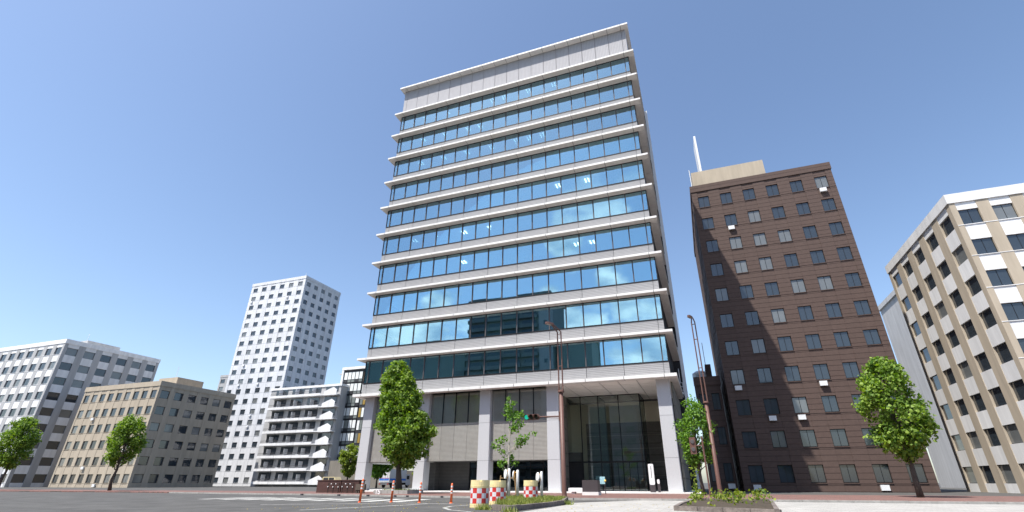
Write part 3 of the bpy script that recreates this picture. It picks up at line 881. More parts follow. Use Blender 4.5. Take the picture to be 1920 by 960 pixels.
tower('corner_block', 'olive block mirrored beside the apartment slab in the lowest window band', -.2, 10.5, -100, -88, 40, 'olive_block', 12, 4)
for nm, lb, xa, xb, hh, wl in (('long_block', 'long dark block mirrored in the left of the lowest window band', -70, -30.5, 43, 'olive_block'),
                              ('street_block', 'lower grey block mirrored in the entrance glass', 11.5, 36.5, 25, 'grey_wall'),
                              ('far_street_block', 'pale block across the street to the right, mirrored in the entrance glass', 36.9, 64, 30, 'grey_wall')):
    t = thing(nm, lb, 'building', ((xa + xb) / 2, -95, 0))
    bx('wall', wl, t, xa, xb, -102, -88, 0, hh)
    bx('roof', wl, t, xa - .3, xb + .3, -102.3, -87.7, hh + .01, hh + .6)
    n = int((xb - xa) / 4)
    for f in range(int(hh / 3.3)):
        for c in range(n):
            x = xa + .6 + c * (xb - xa - .8) / n
            K.box('window', 'olive_block', t, x, x + 2.6, -88.0, -87.95, 1.2 + f * 3.3, 2.9 + f * 3.3)

# concrete wall by the passage
meta(bx('concrete_wall', 'concrete', None, -46, -27.5, 52.6, 53.0, 0, 5.6), 'weathered concrete wall below the black framed block', 'wall')
meta(bx('passage_fence', 'concrete_dark', None, -27.2, -9, 56, 56.3, 0, 3.4), 'concrete wall behind the delivery truck', 'wall')

# ------------------------------------------------------------------ trees
def leaf_cloud(centers, per, size, seed, up=0.35):
    """one mesh of folded leaf faces spread round clump centres (x, y, z, r)"""
    r = random.Random(seed)
    m = MB()
    for (cx, cy, cz, cr_) in centers:
        n = max(6, int(per * (cr_ / .45) ** 2))
        for _ in range(n):
            d = Vector((r.gauss(0, 1), r.gauss(0, 1), r.gauss(0, 1))).normalized()
            p = Vector((cx, cy, cz)) + d * cr_ * (r.random() ** .5)
            nr = (d * .8 + Vector((r.gauss(0, .6), r.gauss(0, .6), r.gauss(0, .6) + up))).normalized()
            a = nr.orthogonal().normalized()
            ang = r.random() * 6.283
            a = (Matrix.Rotation(ang, 3, nr) @ a)
            b = nr.cross(a)
            s = size * r.uniform(.65, 1.3)
            m.face([p - a * s * .1, p + b * s * .55 + a * s * .55 - nr * s * .1, p + a * s * .95 + nr * s * .05, p - b * s * .55 + a * s * .55 - nr * s * .1])
    return m
def limb(m, p0, p1, r0, r1, rr, seg=6, wob=.1):
    p0, p1 = Vector(p0), Vector(p1)
    pts = []
    for i in range(5):
        t = i / 4
        w = wob * math.sin(t * math.pi)
        pts.append(p0.lerp(p1, t) + Vector((rr.gauss(0, w), rr.gauss(0, w), rr.gauss(0, w * .4))))
    m.tube(pts, [r0 + (r1 - r0) * i / 4 for i in range(5)], seg)

# big columnar tree
prof = [(2.39, 10.94, 12.38), (2.70, 10.39, 13.01), (3.39, 9.43, 14.02), (4.33, 8.76, 14.21), (5.28, 8.43, 14.56), (6.24, 8.39, 13.80), (7.21, 8.42, 12.97), (8.71, 8.43, 12.92), (10.25, 8.50, 11.87), (11.26, 9.16, 10.96), (11.7, 9.65, 10.24)]
def prof_at(z):
    for a, b in zip(prof[:-1], prof[1:]):
        if a[0] <= z <= b[0]:
            t = (z - a[0]) / (b[0] - a[0])
            return a[1] + (b[1] - a[1]) * t, a[2] + (b[2] - a[2]) * t
    return None
def profile_tree(name, label, base, profile_fn, zr, depth, trunk_r, leafm, nclump, per, size, seed, top, crad=(.32, .6), gap=-.45):
    t = thing(name, label, 'tree', base)
    r = random.Random(seed)
    cs = []
    tries = 0
    while len(cs) < nclump and tries < 60000:
        tries += 1
        z = r.uniform(*zr)
        pr_ = profile_fn(z)
        if not pr_: continue
        hw = (pr_[1] - pr_[0]) / 2; xc = (pr_[0] + pr_[1]) / 2
        th = r.uniform(0, 6.283)
        q = r.uniform(.15, 1) ** .45
        lump = .92 + .18 * mnoise.noise((math.cos(th) * 1.7 + seed, math.sin(th) * 1.7, z * .75))
        cr_ = r.uniform(*crad)
        rx = max(.05, hw - cr_ * .45) * q * lump
        x, y = xc + math.cos(th) * rx, base[1] + math.sin(th) * rx * depth
        if mnoise.noise((x * .9, y * .9, z * .9 + seed)) < gap: continue
        cs.append((x, y, z, cr_))
    tm = MB()
    tp = Vector(top)
    pts = [Vector(base).lerp(tp, i / 7) + Vector((r.gauss(0, .05), r.gauss(0, .05), 0)) * (0 if i == 0 else 1) for i in range(8)]
    tm.tube(pts, [trunk_r * (1.25 if i == 0 else 1) * (1 - .88 * i / 7) for i in range(8)], 10)
    tm.build('trunk', 'bark', t, base, smooth=True)
    lm = MB()
    for c in r.sample(cs, min(46, len(cs))):
        zb = max(zr[0] - .4, c[2] - r.uniform(.8, 1.6))
        f = (zb - base[2]) / (top[2] - base[2])
        limb(lm, Vector(base).lerp(tp, f), c[:3], trunk_r * .28, .015, r, 5)
    lm.build('limbs', 'bark', t, base)
    leaf_cloud(cs, per, size, seed + 1).build('crown', leafm, t, base)
    return t
profile_tree('street_tree', 'dense green columnar street tree in front of the left pillars', (11.55, -6, .1), prof_at, (2.5, 11.6), .85, .27, 'leaf_ginkgo', 520, 46, .21, 3, (10.0, -6, 11.2))

# young staked tree
yt = thing('young_tree', 'thin young tree with sparse leaves on the traffic island', 'tree', (25.85, -16.3, .2))
r = random.Random(8)
tb, tt = Vector((25.85, -16.3, .2)), Vector((25.97, -16.3, 5.85))
m = MB(); m.tube([tb, tb.lerp(tt, .25), tb.lerp(tt, .5) + Vector((.03, 0, 0)), tb.lerp(tt, .75), tt], [.07, .06, .048, .03, .012], 8)
m.build('trunk', 'bark_pale', yt, tb, smooth=True)
yc = [(25.97, 5.90, .20), (25.98, 5.33, .30), (25.61, 5.11, .27), (26.28, 4.82, .33), (26.83, 4.89, .23), (26.40, 4.17, .33), (26.18, 4.08, .27), (26.65, 4.32, .20), (27.01, 3.26, .23), (27.47, 3.75, .17), (26.72, 3.33, .27), (25.57, 3.42, .27), (25.28, 3.37, .17), (25.03, 3.06, .23), (25.41, 2.68, .20), (25.95, 2.45, .23), (25.78, 2.12, .30), (26.20, 2.05, .20), (25.24, 1.94, .20), (25.99, 4.67, .20), (25.8, 5.55, .2), (26.15, 5.6, .18), (27.25, 3.55, .16), (26.5, 3.1, .16), (25.5, 2.05, .2), (26.05, 5.05, .28), (25.75, 4.95, .25)]
bm_ = MB()
cs = []
for (x, z, rr_) in yc:
    y = -16.3 + r.uniform(-.4, .4)
    f = max(.05, (z - .55 - abs(x - 25.9) * .35) / 5.85)
    limb(bm_, tb.lerp(tt, min(f, .96)), (x, y, z), .018, .006, r, 5, .03)
    cs.append((x, y, z, rr_))
    if abs(x - 25.9) > .5:
        cs.append((x - (x - 25.9) * .25, y, z - .12, rr_ * .7))
bm_.build('branches', 'bark_pale', yt, tb)
leaf_cloud([(a, b, c, d * 1.2) for a, b, c, d in cs], 90, .14, 9, .5).build('crown', 'leaf_young', yt, tb)
stk = thing('tree_stake', 'pair of brown wooden stakes with a crossbar propping the young tree', 'stake', (25.75, -16.5, .2))
for dx in (-.38, .52): MB().tube([(25.85 + dx * 1.35, -16.6, .05), (25.85 + dx, -16.45, 1.35)], .035, 7).build('post', 'wood', stk)
MB().tube([(25.42, -16.45, 1.2), (26.42, -16.45, 1.2)], .03, 7).build('crossbar', 'wood', stk)

def round_tree(name, label, base, h, rad, leafm, seed, zlow=.3, nclump=90, per=34, size=.22, trunk=.13, group=None):
    t = profile_tree(name, label, base, lambda z: (base[0] - rad * math.sqrt(max(.05, 1 - ((z - base[2]) / h * 2 / (1) - (1 + zlow)) ** 2 / (1 - zlow) ** 2)), base[0] + rad * math.sqrt(max(.05, 1 - ((z - base[2]) / h * 2 - (1 + zlow)) ** 2 / (1 - zlow) ** 2))),
                     (base[2] + h * zlow, base[2] + h), .95, trunk, leafm, nclump, per, size, seed, (base[0], base[1], base[2] + h * .92), (rad * .13, rad * .30), -.2)
    if group: t['group'] = group
    return t
round_tree('corner_tree', 'leafy yellow-green tree at the office tower\'s right corner', (36.95, -4.2, .1), 6.9, 1.75, 'leaf_young', 21, .28, 150, 40, .16, .14)
round_tree('garden_tree', 'small yellow-green tree before the concrete wall at the far left', (-22.6, 30, 0), 7.2, 2.1, 'leaf_yellow', 31, .3, 80, 40, .3, .16)
round_tree('passage_tree', 'green tree seen through the open passage left of the truck', (-22.0, 38, 0), 8, 3.2, 'leaf_young', 41, .3, 90, 30, .36, .16)
round_tree('passage_tree', 'olive tree right of the truck beyond the passage', (-12.0, 38, 0), 7.6, 2.6, 'leaf_yellow', 43, .16, 100, 30, .36, .16)
round_tree('passage_tree', 'dark tree behind the truck beyond the passage', (-22.5, 58.5, 0), 8.2, 3.4, 'leaf_dark', 45, .3, 80, 30, .42, .16)
for i, (x, y, h, rd, lb) in enumerate([(-30, -3.5, 8.5, 2.2, 'round green street tree on the pavement left of the wheeled racks'), (-52, -3.5, 9, 2.4, 'round green street tree farthest left on the pavement'), (50, -6, 8.5, 2.3, 'round green street tree before the dark brown tower'), (64, -6, 9, 2.5, 'round green street tree before the cream block at the far right')]):
    round_tree('pavement_tree', lb, (x, y, .1), h, rd, 'leaf_ginkgo', 60 + i, .3, 190, 34, .2, .17, 'street trees along the pavement')

# ------------------------------------------------------------------ traffic island
isl = [(29.4, -27.0), (30.55, -28.0), (30.85, -21.7), (29.4, -15.4), (24.9, -15.0), (24.9, -17.2), (27.0, -19.9), (28.55, -21.8)]
ik = bpy.data.objects.new('island_kerb', None); link(ik, None, (28.6, -20, 0)); meta(ik, kind='structure')
cxs = sum(p[0] for p in isl) / len(isl); cys = sum(p[1] for p in isl) / len(isl)
for a, b in zip(isl, isl[1:] + isl[:1]):
    A, B = Vector((*a, 0)), Vector((*b, 0)); L = (B - A).length; d = (B - A) / L
    inn = Vector((-d.y, d.x, 0)) * .16
    n = max(1, round(L / 1.0))
    for i in range(n):
        p, q = A + d * (L * i / n + .008), A + d * (L * (i + 1) / n - .008)
        MB().prism([(p.x, p.y), (q.x, q.y), (q.x + inn.x, q.y + inn.y), (p.x + inn.x, p.y + inn.y)], -.05, .19 + random.uniform(-.012, .012)).build('kerbstone', 'kerb_dark', ik)
meta(MB().prism([(p[0] + (cxs - p[0]) * .04, p[1] + (cys - p[1]) * .03) for p in isl], -.04, .15).build('island_soil', 'soil'), kind='structure')
def inpoly(x, y, P):
    c = False
    for (x0, y0), (x1, y1) in zip(P, P[1:] + P[:1]):
        if (y0 > y) != (y1 > y) and x < (x1 - x0) * (y - y0) / (y1 - y0) + x0: c = not c
    return c
gr = MB(); r = random.Random(77); cnt = 0
shr = [(p[0] + (cxs - p[0]) * .07, p[1] + (cys - p[1]) * .05) for p in isl]
while cnt < 5200:
    x, y = r.uniform(24.8, 30.9), r.uniform(-28, -15)
    if not inpoly(x, y, shr): continue
    tall = .5 + .9 * max(0, mnoise.noise((x * .9, y * .9, 3)) + .35)
    h = r.uniform(.07, .2) * tall * (1.35 if y < -22 else 1.0)
    a = r.uniform(0, 6.28); w = r.uniform(.012, .028); l = r.uniform(0, .14)
    dx, dy = math.cos(a), math.sin(a)
    lx, ly = r.gauss(0, l), r.gauss(0, l)
    gr.face([(x - dx * w, y - dy * w, .14), (x + dx * w, y + dy * w, .14), (x + lx * .5 + dx * w * .7, y + ly * .5 + dy * w * .7, .14 + h * .65), (x + lx, y + ly, .14 + h), (x + lx * .5 - dx * w * .7, y + ly * .5 - dy * w * .7, .14 + h * .65)])
    cnt += 1
for (tx, ty, n) in ((29.1, -27.05, 130), (30.6, -28.15, 60), (31.0, -21.6, 70)):
    for _ in range(n):
        x, y = tx + r.gauss(0, .14), ty + r.gauss(0, .1); h = r.uniform(.08, .28); a = r.uniform(0, 6.28); w = .02
        gr.face([(x - math.cos(a) * w, y - math.sin(a) * w, 0), (x + math.cos(a) * w, y + math.sin(a) * w, 0), (x + r.gauss(0, .08), y + r.gauss(0, .08), h)])
meta(gr.build('island_grass', 'grass_blade', None, (28, -21, .14)), 'tufted yellow-green grass growing on the traffic island', 'grass', kind='stuff')
lit = MB()
for _ in range(260):
    x, y = r.uniform(20, 36), r.uniform(-30, -19)
    if inpoly(x, y, isl): continue
    a = r.uniform(0, 6.28); s = r.uniform(.02, .045)
    lit.face([(x + s * math.cos(a + q * 1.571), y + s * math.sin(a + q * 1.571), .012 + .012 * (q % 2)) for q in range(4)])
meta(lit.build('leaf_litter', 'leaf_litter', None, (28, -25, 0)), 'small fallen yellow leaves scattered on road and paving', 'leaves', kind='stuff')
# second kerb corner at lower right
rk = thing('planting_bed', 'low dark planted kerb bed at the lower right edge', 'planter', (37.6, -24, 0))
bed = [(36.1, -25.4), (39.5, -27.2), (40.5, -15.0), (36.55, -15.2), (36.15, -22)]
for a, b in zip(bed, bed[1:] + bed[:1]):
    A, B = Vector((*a, 0)), Vector((*b, 0)); L = (B - A).length; d = (B - A) / L; inn = Vector((-d.y, d.x, 0)) * .15
    n = max(1, round(L))
    for i in range(n):
        p, q = A + d * (L * i / n + .008), A + d * (L * (i + 1) / n - .008)
        MB().prism([(p.x, p.y), (q.x, q.y), (q.x + inn.x, q.y + inn.y), (p.x + inn.x, p.y + inn.y)], -.05, .17).build('kerbstone', 'kerb_dark', rk)
MB().prism([(36.3, -25.2), (39.4, -26.9), (40.3, -15.2), (36.7, -15.4), (36.3, -22)], -.04, .13).build('soil', 'soil', rk)
cs = [(r.uniform(36.5, 40), r.uniform(-25, -15.8), r.uniform(.25, .5), .26) for _ in range(46)] + [(36.75, -15.9, .5 + .3 * q, .3) for q in range(5)]
leaf_cloud(cs, 40, .11, 12).build('shrub', 'leaf_yellow', rk, (37.6, -24, .1))

# ------------------------------------------------------------------ drums
def drum(x, y, label, seed, zb=0.0):
    t = thing('crash_drum', label, 'drum', (x, y, zb), 'red and white chequered drums by the island')
    R = .40
    prof_ = [(R * .98, zb), (R, zb + .03), (R, zb + .07), (R * .965, zb + .08), (R, zb + .09), (R, zb + .15), (R * .955, zb + .16), (R * .955, zb + .75), (R, zb + .76), (R, zb + .79), (R * .965, zb + .80), (R, zb + .81), (R, zb + .85), (R * .965, zb + .86), (R * .99, zb + .87), (R * .985, zb + 1.0)]
    m = MB().lathe(x, y, prof_, 24)
    m.build('body', 'drum_cream', t, (x, y, zb), smooth=False)
    # castellated rim: three lugs
    rim = MB()
    for k in range(24):
        if k % 8 in (3,): continue
        a0, a1 = 2 * math.pi * k / 24 + seed, 2 * math.pi * (k + 1) / 24 + seed
        P = []
        for rr_ in (R * .985, R * .86):
            for a in (a0, a1): P.append((x + rr_ * math.cos(a), y + rr_ * math.sin(a)))
        rim.prism([P[0], P[1], P[3], P[2]], zb + 1.0, zb + 1.05)
    rim.build('rim', 'drum_cream', t, (x, y, zb + 1.0))
    band = MB().lathe(x, y, [(R * .985, zb + .17 + .19 * i) for i in range(4)], 24, ms=lambda i, k: ((k // 2) + i) % 2, cap=False)
    rot = seed
    band.v = [(x + (vx - x) * math.cos(rot) - (vy - y) * math.sin(rot), y + (vx - x) * math.sin(rot) + (vy - y) * math.cos(rot), vz) for vx, vy, vz in band.v]
    band.build('chequered_band', ['drum_red', 'drum_silver'], t, (x, y, zb + .17))
drum(28.23, -25.6, 'nearest and leftmost chequered drum, standing on the asphalt', .12)
drum(27.86, -22.7, 'middle chequered drum half behind the nearest drum', .2)
drum(28.10, -18.5, 'chequered drum standing apart in the grass between white poles', .05, .02)

# orange flexible posts
for i, (x, y, h, lb, tilt) in enumerate(((19.95, -22.57, 1.14, 'leftmost orange marker post, farthest from the drums', .05), (21.3, -21.69, 1.06, 'second orange marker post from the left, below the big tree', .04), (23.1, -21.83, .98, 'third orange marker post from the left', .02), (24.99, -21.91, .93, 'orange marker post nearest to the drums', .0))):
    t = thing('marker_post', lb, 'post', (x, y, 0), 'orange marker posts on the road')
    tx = tilt * .8
    P = lambda z: (x + tx * z / h, y, z)
    MB().lathe(x, y, [(.085, 0), (.085, .03), (.07, .045)], 16).build('base', 'orange', t, (x, y, 0))
    MB().tube([P(.02), P(h - .05), P(h - .015), P(h)], [.065, .052, .04, .01], 12).build('shaft', 'orange', t, (x, y, 0), smooth=True)
    for q in range(3):
        z = h - .12 - q * .15
        MB().tube([P(z - .075), P(z)], .0585, 12, caps=False).build('reflective_band', 'refl_white', t)
# white poles with round plates
for i, (x, y, h, side, lb) in enumerate(((26.30, -17.2, 1.72, -1, 'left white pole with round plate before the young tree'), (26.84, -17.2, 1.64, -1, 'middle white pole with an orange-backed round plate'), (28.32, -17.2, 1.54, -1, 'right white pole with round plate beside the lone drum'))):
    t = thing('delineator_pole', lb, 'pole', (x, y, .1), 'white poles on the traffic island')
    MB().tube([(x, y, .1), (x, y, h - .06), (x, y, h - .02), (x, y, h)], [.08, .08, .065, .025], 12).build('shaft', 'post_white', t, (x, y, .1), smooth=True)
    xd = x - .21
    MB().tube([(x - .06, y, h - .13), (xd + .02, y, h - .16)], .03, 8).build('bracket', 'disc_back', t)
    MB().tube([(x - .06, y, h - .5), (xd + .02, y, h - .46)], .03, 8).build('bracket', 'disc_back', t)
    # plate faces the traffic from the left, turned slightly
    ang = RAD(188 if i == 1 else 217)
    n = Vector((math.cos(ang), math.sin(ang), 0))
    c = Vector((xd, y, h - .31))
    MB().tube([c, c + n * .02, c + n * .06], [.27, .275, .25], 20).build('plate', 'post_white' if i != 1 else 'post_white', t)
    MB().tube([c - n * .025, c - n * .001], [.2, .262], 20).build('plate_back', 'disc_back', t)

# ------------------------------------------------------------------ street lamp with signal
def lamp_post(name, label, x, y, hb, ht, head, zb=0.1):
    t = thing(name, label, 'street lamp', (x, y, zb))
    MB().lathe(x, y, [(.20, zb), (.20, zb + .05), (.165, zb + .12), (.155, zb + .2), (.135, hb)], 16).build('pole', 'lamp_brown', t, (x, y, zb), smooth=True)
    MB().lathe(x, y, [(.15, hb - .02), (.22, hb), (.22, hb + .09), (.15, hb + .14)], 16).build('collar', 'lamp_brown', t)
    hd = Vector(head)
    for s in (-1, 1):
        px = x + s * .135
        MB().tube([(px, y, hb + .1), (px, y, ht), (hd.x + .12 + s * .05, hd.y + .1 + s * .09, hd.z)], .05, 8).build('upper_tube', 'lamp_brown', t)
    for z in (hb + (ht - hb) * .42, hb + (ht - hb) * .78, ht - .15):
        MB().tube([(x - .13, y, z), (x + .13, y, z)], .032, 6).build('spacer', 'lamp_brown', t)
    d = Vector((hd.x - x, hd.y - y, 0)).normalized(); s_ = Vector((-d.y, d.x, 0))
    hb_ = MB()
    def pt(a, b, c): return hd + d * a + s_ * b + Vector((0, 0, c))
    loop = [(-.2, -.13), (.32, -.16), (.45, -.1), (.45, .1), (.32, .16), (-.2, .13)]
    b0 = len(hb_.v)
    hb_.v += [tuple(pt(a, b, -.03)) for a, b in loop] + [tuple(pt(a, b * .8, .12)) for a, b in loop]
    n = 6
    hb_.f.append(list(range(n))[::-1]); hb_.f.append(list(range(n, 2 * n)))
    for i in range(n): hb_.f.append([i, (i + 1) % n, n + (i + 1) % n, n + i])
    hb_.m = [0] * len(hb_.f)
    lh = hb_.build('lamp_head', 'lamp_brown', t)
    g_ = MB(); g_.face([tuple(pt(a * .85 + .02, b * .8, -.035)) for a, b in loop][::-1]); g_.build('diffuser', 'lamp_glass', lh)
    return t
LX, LYP = 28.68, -13.6
lp = lamp_post('street_lamp', 'tall brown twin-tube street lamp carrying the traffic signal before the entrance', LX, LYP, 6.6, 10.9, (28.25, -14.3, 11.32))
ts = thing('traffic_light', 'horizontal traffic light showing green on an arm of the brown lamp', 'traffic light', (27.2, LYP, 4.9))
zt_ = 5.02
MB().tube([(LX - .14, LYP, zt_), (27.1, LYP, zt_ + .02)], .05, 10).build('arm', 'lamp_brown', ts)
MB().tube([(LX - .16, LYP, zt_ - .12), (27.5, LYP, zt_ - .06)], .022, 8).build('arm_brace', 'lamp_brown', ts)
bx('clamp', 'lamp_brown', ts, LX - .19, LX - .13, LYP - .09, LYP + .09, zt_ - .3, zt_ + .3)
hs = MB(); n = 20
def caps(cx, cz, hw, hh, y0, y1):
    P = []
    for i in range(n):
        a = 2 * math.pi * i / n
        P.append((cx + math.copysign(hw - hh, math.cos(a)) + hh * math.cos(a), cz + hh * math.sin(a)))
    b = len(hs.v)
    hs.v += [(p[0], y0, p[1]) for p in P] + [(p[0], y1, p[1]) for p in P]
    hs.f.append([b + i for i in range(n)]); hs.f.append([b + n + i for i in range(n)][::-1])
    for i in range(n): hs.f.append([b + i, b + n + i, b + n + (i + 1) % n, b + (i + 1) % n])
    hs.m += [0] * (n + 2)
caps(26.55, zt_ + .02, .56, .19, LYP - .08, LYP + .1)
hso = hs.build('housing', 'lamp_brown', ts)
for i, mt in enumerate(('signal_green', 'signal_off', 'signal_off')):
    c = Vector((26.19 + i * .36, LYP - .1, zt_ + .02))
    MB().tube([c, c + Vector((0, -.02, 0)), c + Vector((0, -.035, 0))], [.15, .15, .1], 20).build('lens', mt, hso)
    v = MB()
    for k in range(14):
        a0, a1 = math.pi * (-.1 + 1.2 * k / 14), math.pi * (-.1 + 1.2 * (k + 1) / 14)
        P = [Vector((math.cos(a) * .165, yy, math.sin(a) * .165)) + c for yy in (.02, -.24) for a in (a0, a1)]
        v.face([P[0], P[1], P[3], P[2]])
        Q = [Vector((math.cos(a) * .155, yy, math.sin(a) * .155)) + c for yy in (.02, -.24) for a in (a0, a1)]
        v.face([Q[2], Q[3], Q[1], Q[0]]); v.face([P[2], P[3], Q[3], Q[2]])
    v.build('visor', 'lamp_brown', hso)
lamp_post('street_lamp', 'brown twin-tube street lamp at the right edge of the photo', 38.12, -5, 6.6, 13.2, (37.98, -5.35, 13.55))
s2 = thing('traffic_light', 'brown traffic light seen from behind in the leaves of the corner tree', 'traffic light', (36.7, -8.4, 3.0))
bx('housing', 'lamp_brown', s2, 36.55, 36.95, -8.5, -8.3, 2.75, 3.85)
for z in (3.05, 3.55): MB().tube([(36.75, -8.49, z), (36.75, -8.56, z)], [.15, .12], 14).build('lens_cover', 'mullion_grey', s2)
MB().tube([(36.95, -8.4, 3.3), (37.4, -8.4, 3.3)], .04, 8).build('arm', 'lamp_brown', s2)
MB().tube([(37.42, -8.4, .1), (37.42, -8.4, 3.9)], .06, 10).build('post', 'lamp_brown', s2)

# ------------------------------------------------------------------ forecourt furniture
py = thing('sign_pylon', 'white upright sign pylon on a dark base before the entrance', 'sign', (32.75, .62, .2))
def rounded_slab(x0, x1, y0, y1, z0, z1, rr_, name, mt, parent):
    m = MB(); P = []
    for (cx, cz, a0) in ((x1 - rr_, z1 - rr_, 0), (x0 + rr_, z1 - rr_, 90), (x0 + rr_, z0 + rr_, 180), (x1 - rr_, z0 + rr_, 270)):
        for q in range(5):
            a = RAD(a0 + q * 22.5); P.append((cx + rr_ * math.cos(a), cz + rr_ * math.sin(a)))
    n = len(P)
    m.v += [(p[0], y0, p[1]) for p in P] + [(p[0], y1, p[1]) for p in P]
    m.f.append(list(range(n))); m.f.append(list(range(n, 2 * n))[::-1])
    for i in range(n): m.f.append([i, n + i, n + (i + 1) % n, (i + 1) % n])
    m.m = [0] * (n + 2)
    return m.build(name, mt, parent)
pb = rounded_slab(32.55, 33.0, .5, .74, .78, 2.45, .1, 'panel', 'sign_white', py)
bx('base', 'sign_dark', py, 32.54, 33.0, .46, .78, .2, .775)
r = random.Random(4)
for q in range(11):
    zz = 2.2 - q * .085
    lt = MB()
    lt.box(32.74, 32.83, .494, .499, zz, zz + .014); lt.box(32.745 + r.uniform(0, .03), 32.765 + r.uniform(.01, .03), .494, .499, zz + .016, zz + .05)
    lt.box(32.75, 32.82, .494, .499, zz + .052, zz + .064)
    lt.build('glyph', 'ink', pb)
s3 = thing('small_sign', 'small dark upright post with a pale top beside the white pylon', 'sign', (33.3, .6, .2))
rounded_slab(33.2, 33.42, .52, .68, .2, .85, .02, 'base', 'sign_dark', s3)
rounded_slab(33.2, 33.4, .53, .67, .86, 1.22, .08, 'head', 'sign_white', s3)
bn = thing('stone_bench', 'low white stone bench before the dark doorway', 'bench', (26.9, -2, .1))
rounded_slab(26.0, 27.7, -2.4, -1.7, .26, .55, .06, 'seat', 'sign_white', bn)
for xx in (26.25, 27.15): bx('foot', 'plinth', bn, xx, xx + .3, -2.3, -1.8, .1, .258)
bxp = thing('dark_planter', 'dark box planter on a pale plinth in front of the entrance', 'planter', (29.0, -6.3, .1))
bx('plinth_block', 'plinth', bxp, 28.3, 29.55, -7.1, -6.0, .1, .32)
bx('box', 'sign_dark', bxp, 28.32, 29.5, -7.05, -6.05, .322, 1.12)
bx('soil', 'soil', bxp, 28.4, 29.42, -6.97, -6.13, 1.121, 1.13)
ab = thing('a_board', 'small notice board on thin legs behind the dark planter', 'sign', (29.4, -3.5, .1))
bx('board', 'poster', ab, 29.0, 29.42, -3.52, -3.49, .85, 1.4)
for dx, dy in ((.0, 0), (.42, 0), (.3, .5)):
    MB().tube([(29.0 + dx, -3.48 + dy, .1), (29.0 + dx * .95, -3.48, 1.35)], .018, 6).build('leg', 'ink', ab)
MB().lathe(29.45, -3.6, [(.05, 1.0), (.09, 1.06), (.09, 1.12), (.05, 1.18)], 10).build('lamp', 'yellow_tape', ab)

# left: brown boxes, wheeled racks, timber guards, number, planter
for i, (xa, xb, lb) in enumerate(((2.2, 4.9, 'brown planter box left of the wheeled racks'), (5.0, 6.9, 'brown planter box beside the left pillar'))):
    t = thing('brown_planter', lb, 'planter', ((xa + xb) / 2, -5.2, .1))
    bx('box', 'planter_brown', t, xa, xb, -5.6, -4.7, .1, 1.12)
    bx('rim', 'planter_brown', t, xa - .04, xb + .04, -5.64, -4.66, 1.121, 1.19)
for i, (xa, lb) in enumerate(((4.0, 'dark folded rack with white castors, the left one'), (5.6, 'dark folded rack with white castors, nearest the left pillar'))):
    t = thing('folded_rack', lb, 'rack', (xa + .6, -6.2, .1))
    fm = MB()
    for z in (.28, .45, .72, .88): fm.box(xa, xa + 1.25, -6.24, -6.18, z, z + .07)
    for q in range(3): fm.box(xa + q * .59, xa + .07 + q * .59, -6.243, -6.176, .1, .95)
    fm.build('frame', 'rack_dark', t)
    for q, (dx, z) in enumerate(((.05, .62), (.4, .86), (.62, .6), (.9, .86), (1.2, .6))):
        MB().tube([(xa + dx, -6.26, z), (xa + dx, -6.31, z)], .045, 10).build('castor', 'refl_white', t)
for i, (xa, lb) in enumerate(((7.5, 'dark timber guard frame left of its twin before the left pillar'), (8.0, 'dark timber guard frame right of its twin before the left pillar'))):
    t = thing('timber_guard', lb, 'guard', (xa + .15, -6.6, .1))
    for dx in (0, .24): bx('post', 'timber_grey', t, xa + dx, xa + dx + .12, -6.66, -6.54, .1, .35)
    bx('board', 'timber_grey', t, xa - .06, xa + .42, -6.70, -6.5, .351, .84)
tp = thing('tree_planter', 'low pale stone kerb planter round the foot of the big tree', 'planter', (11.5, -6.2, .1))
for i in range(4):
    bx('kerbstone', 'kerb_stone', tp, 9.9 + i * .85, 10.73 + i * .85, -7.4, -7.2, .08, .38)
    bx('kerbstone', 'kerb_stone', tp, 9.9 + i * .85, 10.73 + i * .85, -5.0, -4.8, .08, .38)
for xx in (9.9, 13.1):
    bx('kerbstone', 'kerb_stone', tp, xx, xx + .2, -7.19, -5.01, .08, .375)
bx('soil', 'soil', tp, 10.11, 13.09, -7.19, -5.01, .08, .3)
r = random.Random(91)
wd = MB()
for _ in range(420):
    x, y = r.uniform(10.2, 13), r.uniform(-7.1, -5.1); h = r.uniform(.05, .25); a = r.uniform(0, 6.28)
    wd.face([(x - math.cos(a) * .03, y - math.sin(a) * .03, .3), (x + math.cos(a) * .03, y + math.sin(a) * .03, .3), (x + r.gauss(0, .08), y + r.gauss(0, .08), .3 + h)])
wd.build('weeds', 'grass_blade', tp)
def text_mesh(name, body, size, mt, loc, rot, parent, ext=.01):
    cu = bpy.data.curves.new(name, 'FONT'); cu.body = body; cu.size = size; cu.extrude = ext; cu.align_x = 'CENTER'; cu.offset = .012
    tmp = bpy.data.objects.new(name + '_src', cu); COL.objects.link(tmp)
    bpy.context.view_layer.update()
    me = bpy.data.meshes.new_from_object(tmp.evaluated_get(bpy.context.evaluated_depsgraph_get()))
    bpy.data.objects.remove(tmp, do_unlink=True)
    me.materials.clear(); me.materials.append(MATS[mt])
    o = bpy.data.objects.new(name, me)
    link(o, parent, Vector(loc)); o.rotation_euler = rot
    return o
o = text_mesh('parking_number', '15', .5, 'refl_white', (11.75, -9.4, .11), (RAD(90), 0, 0), None, .02)
meta(o, 'small white number 15 standing left of the tree planter', 'number')
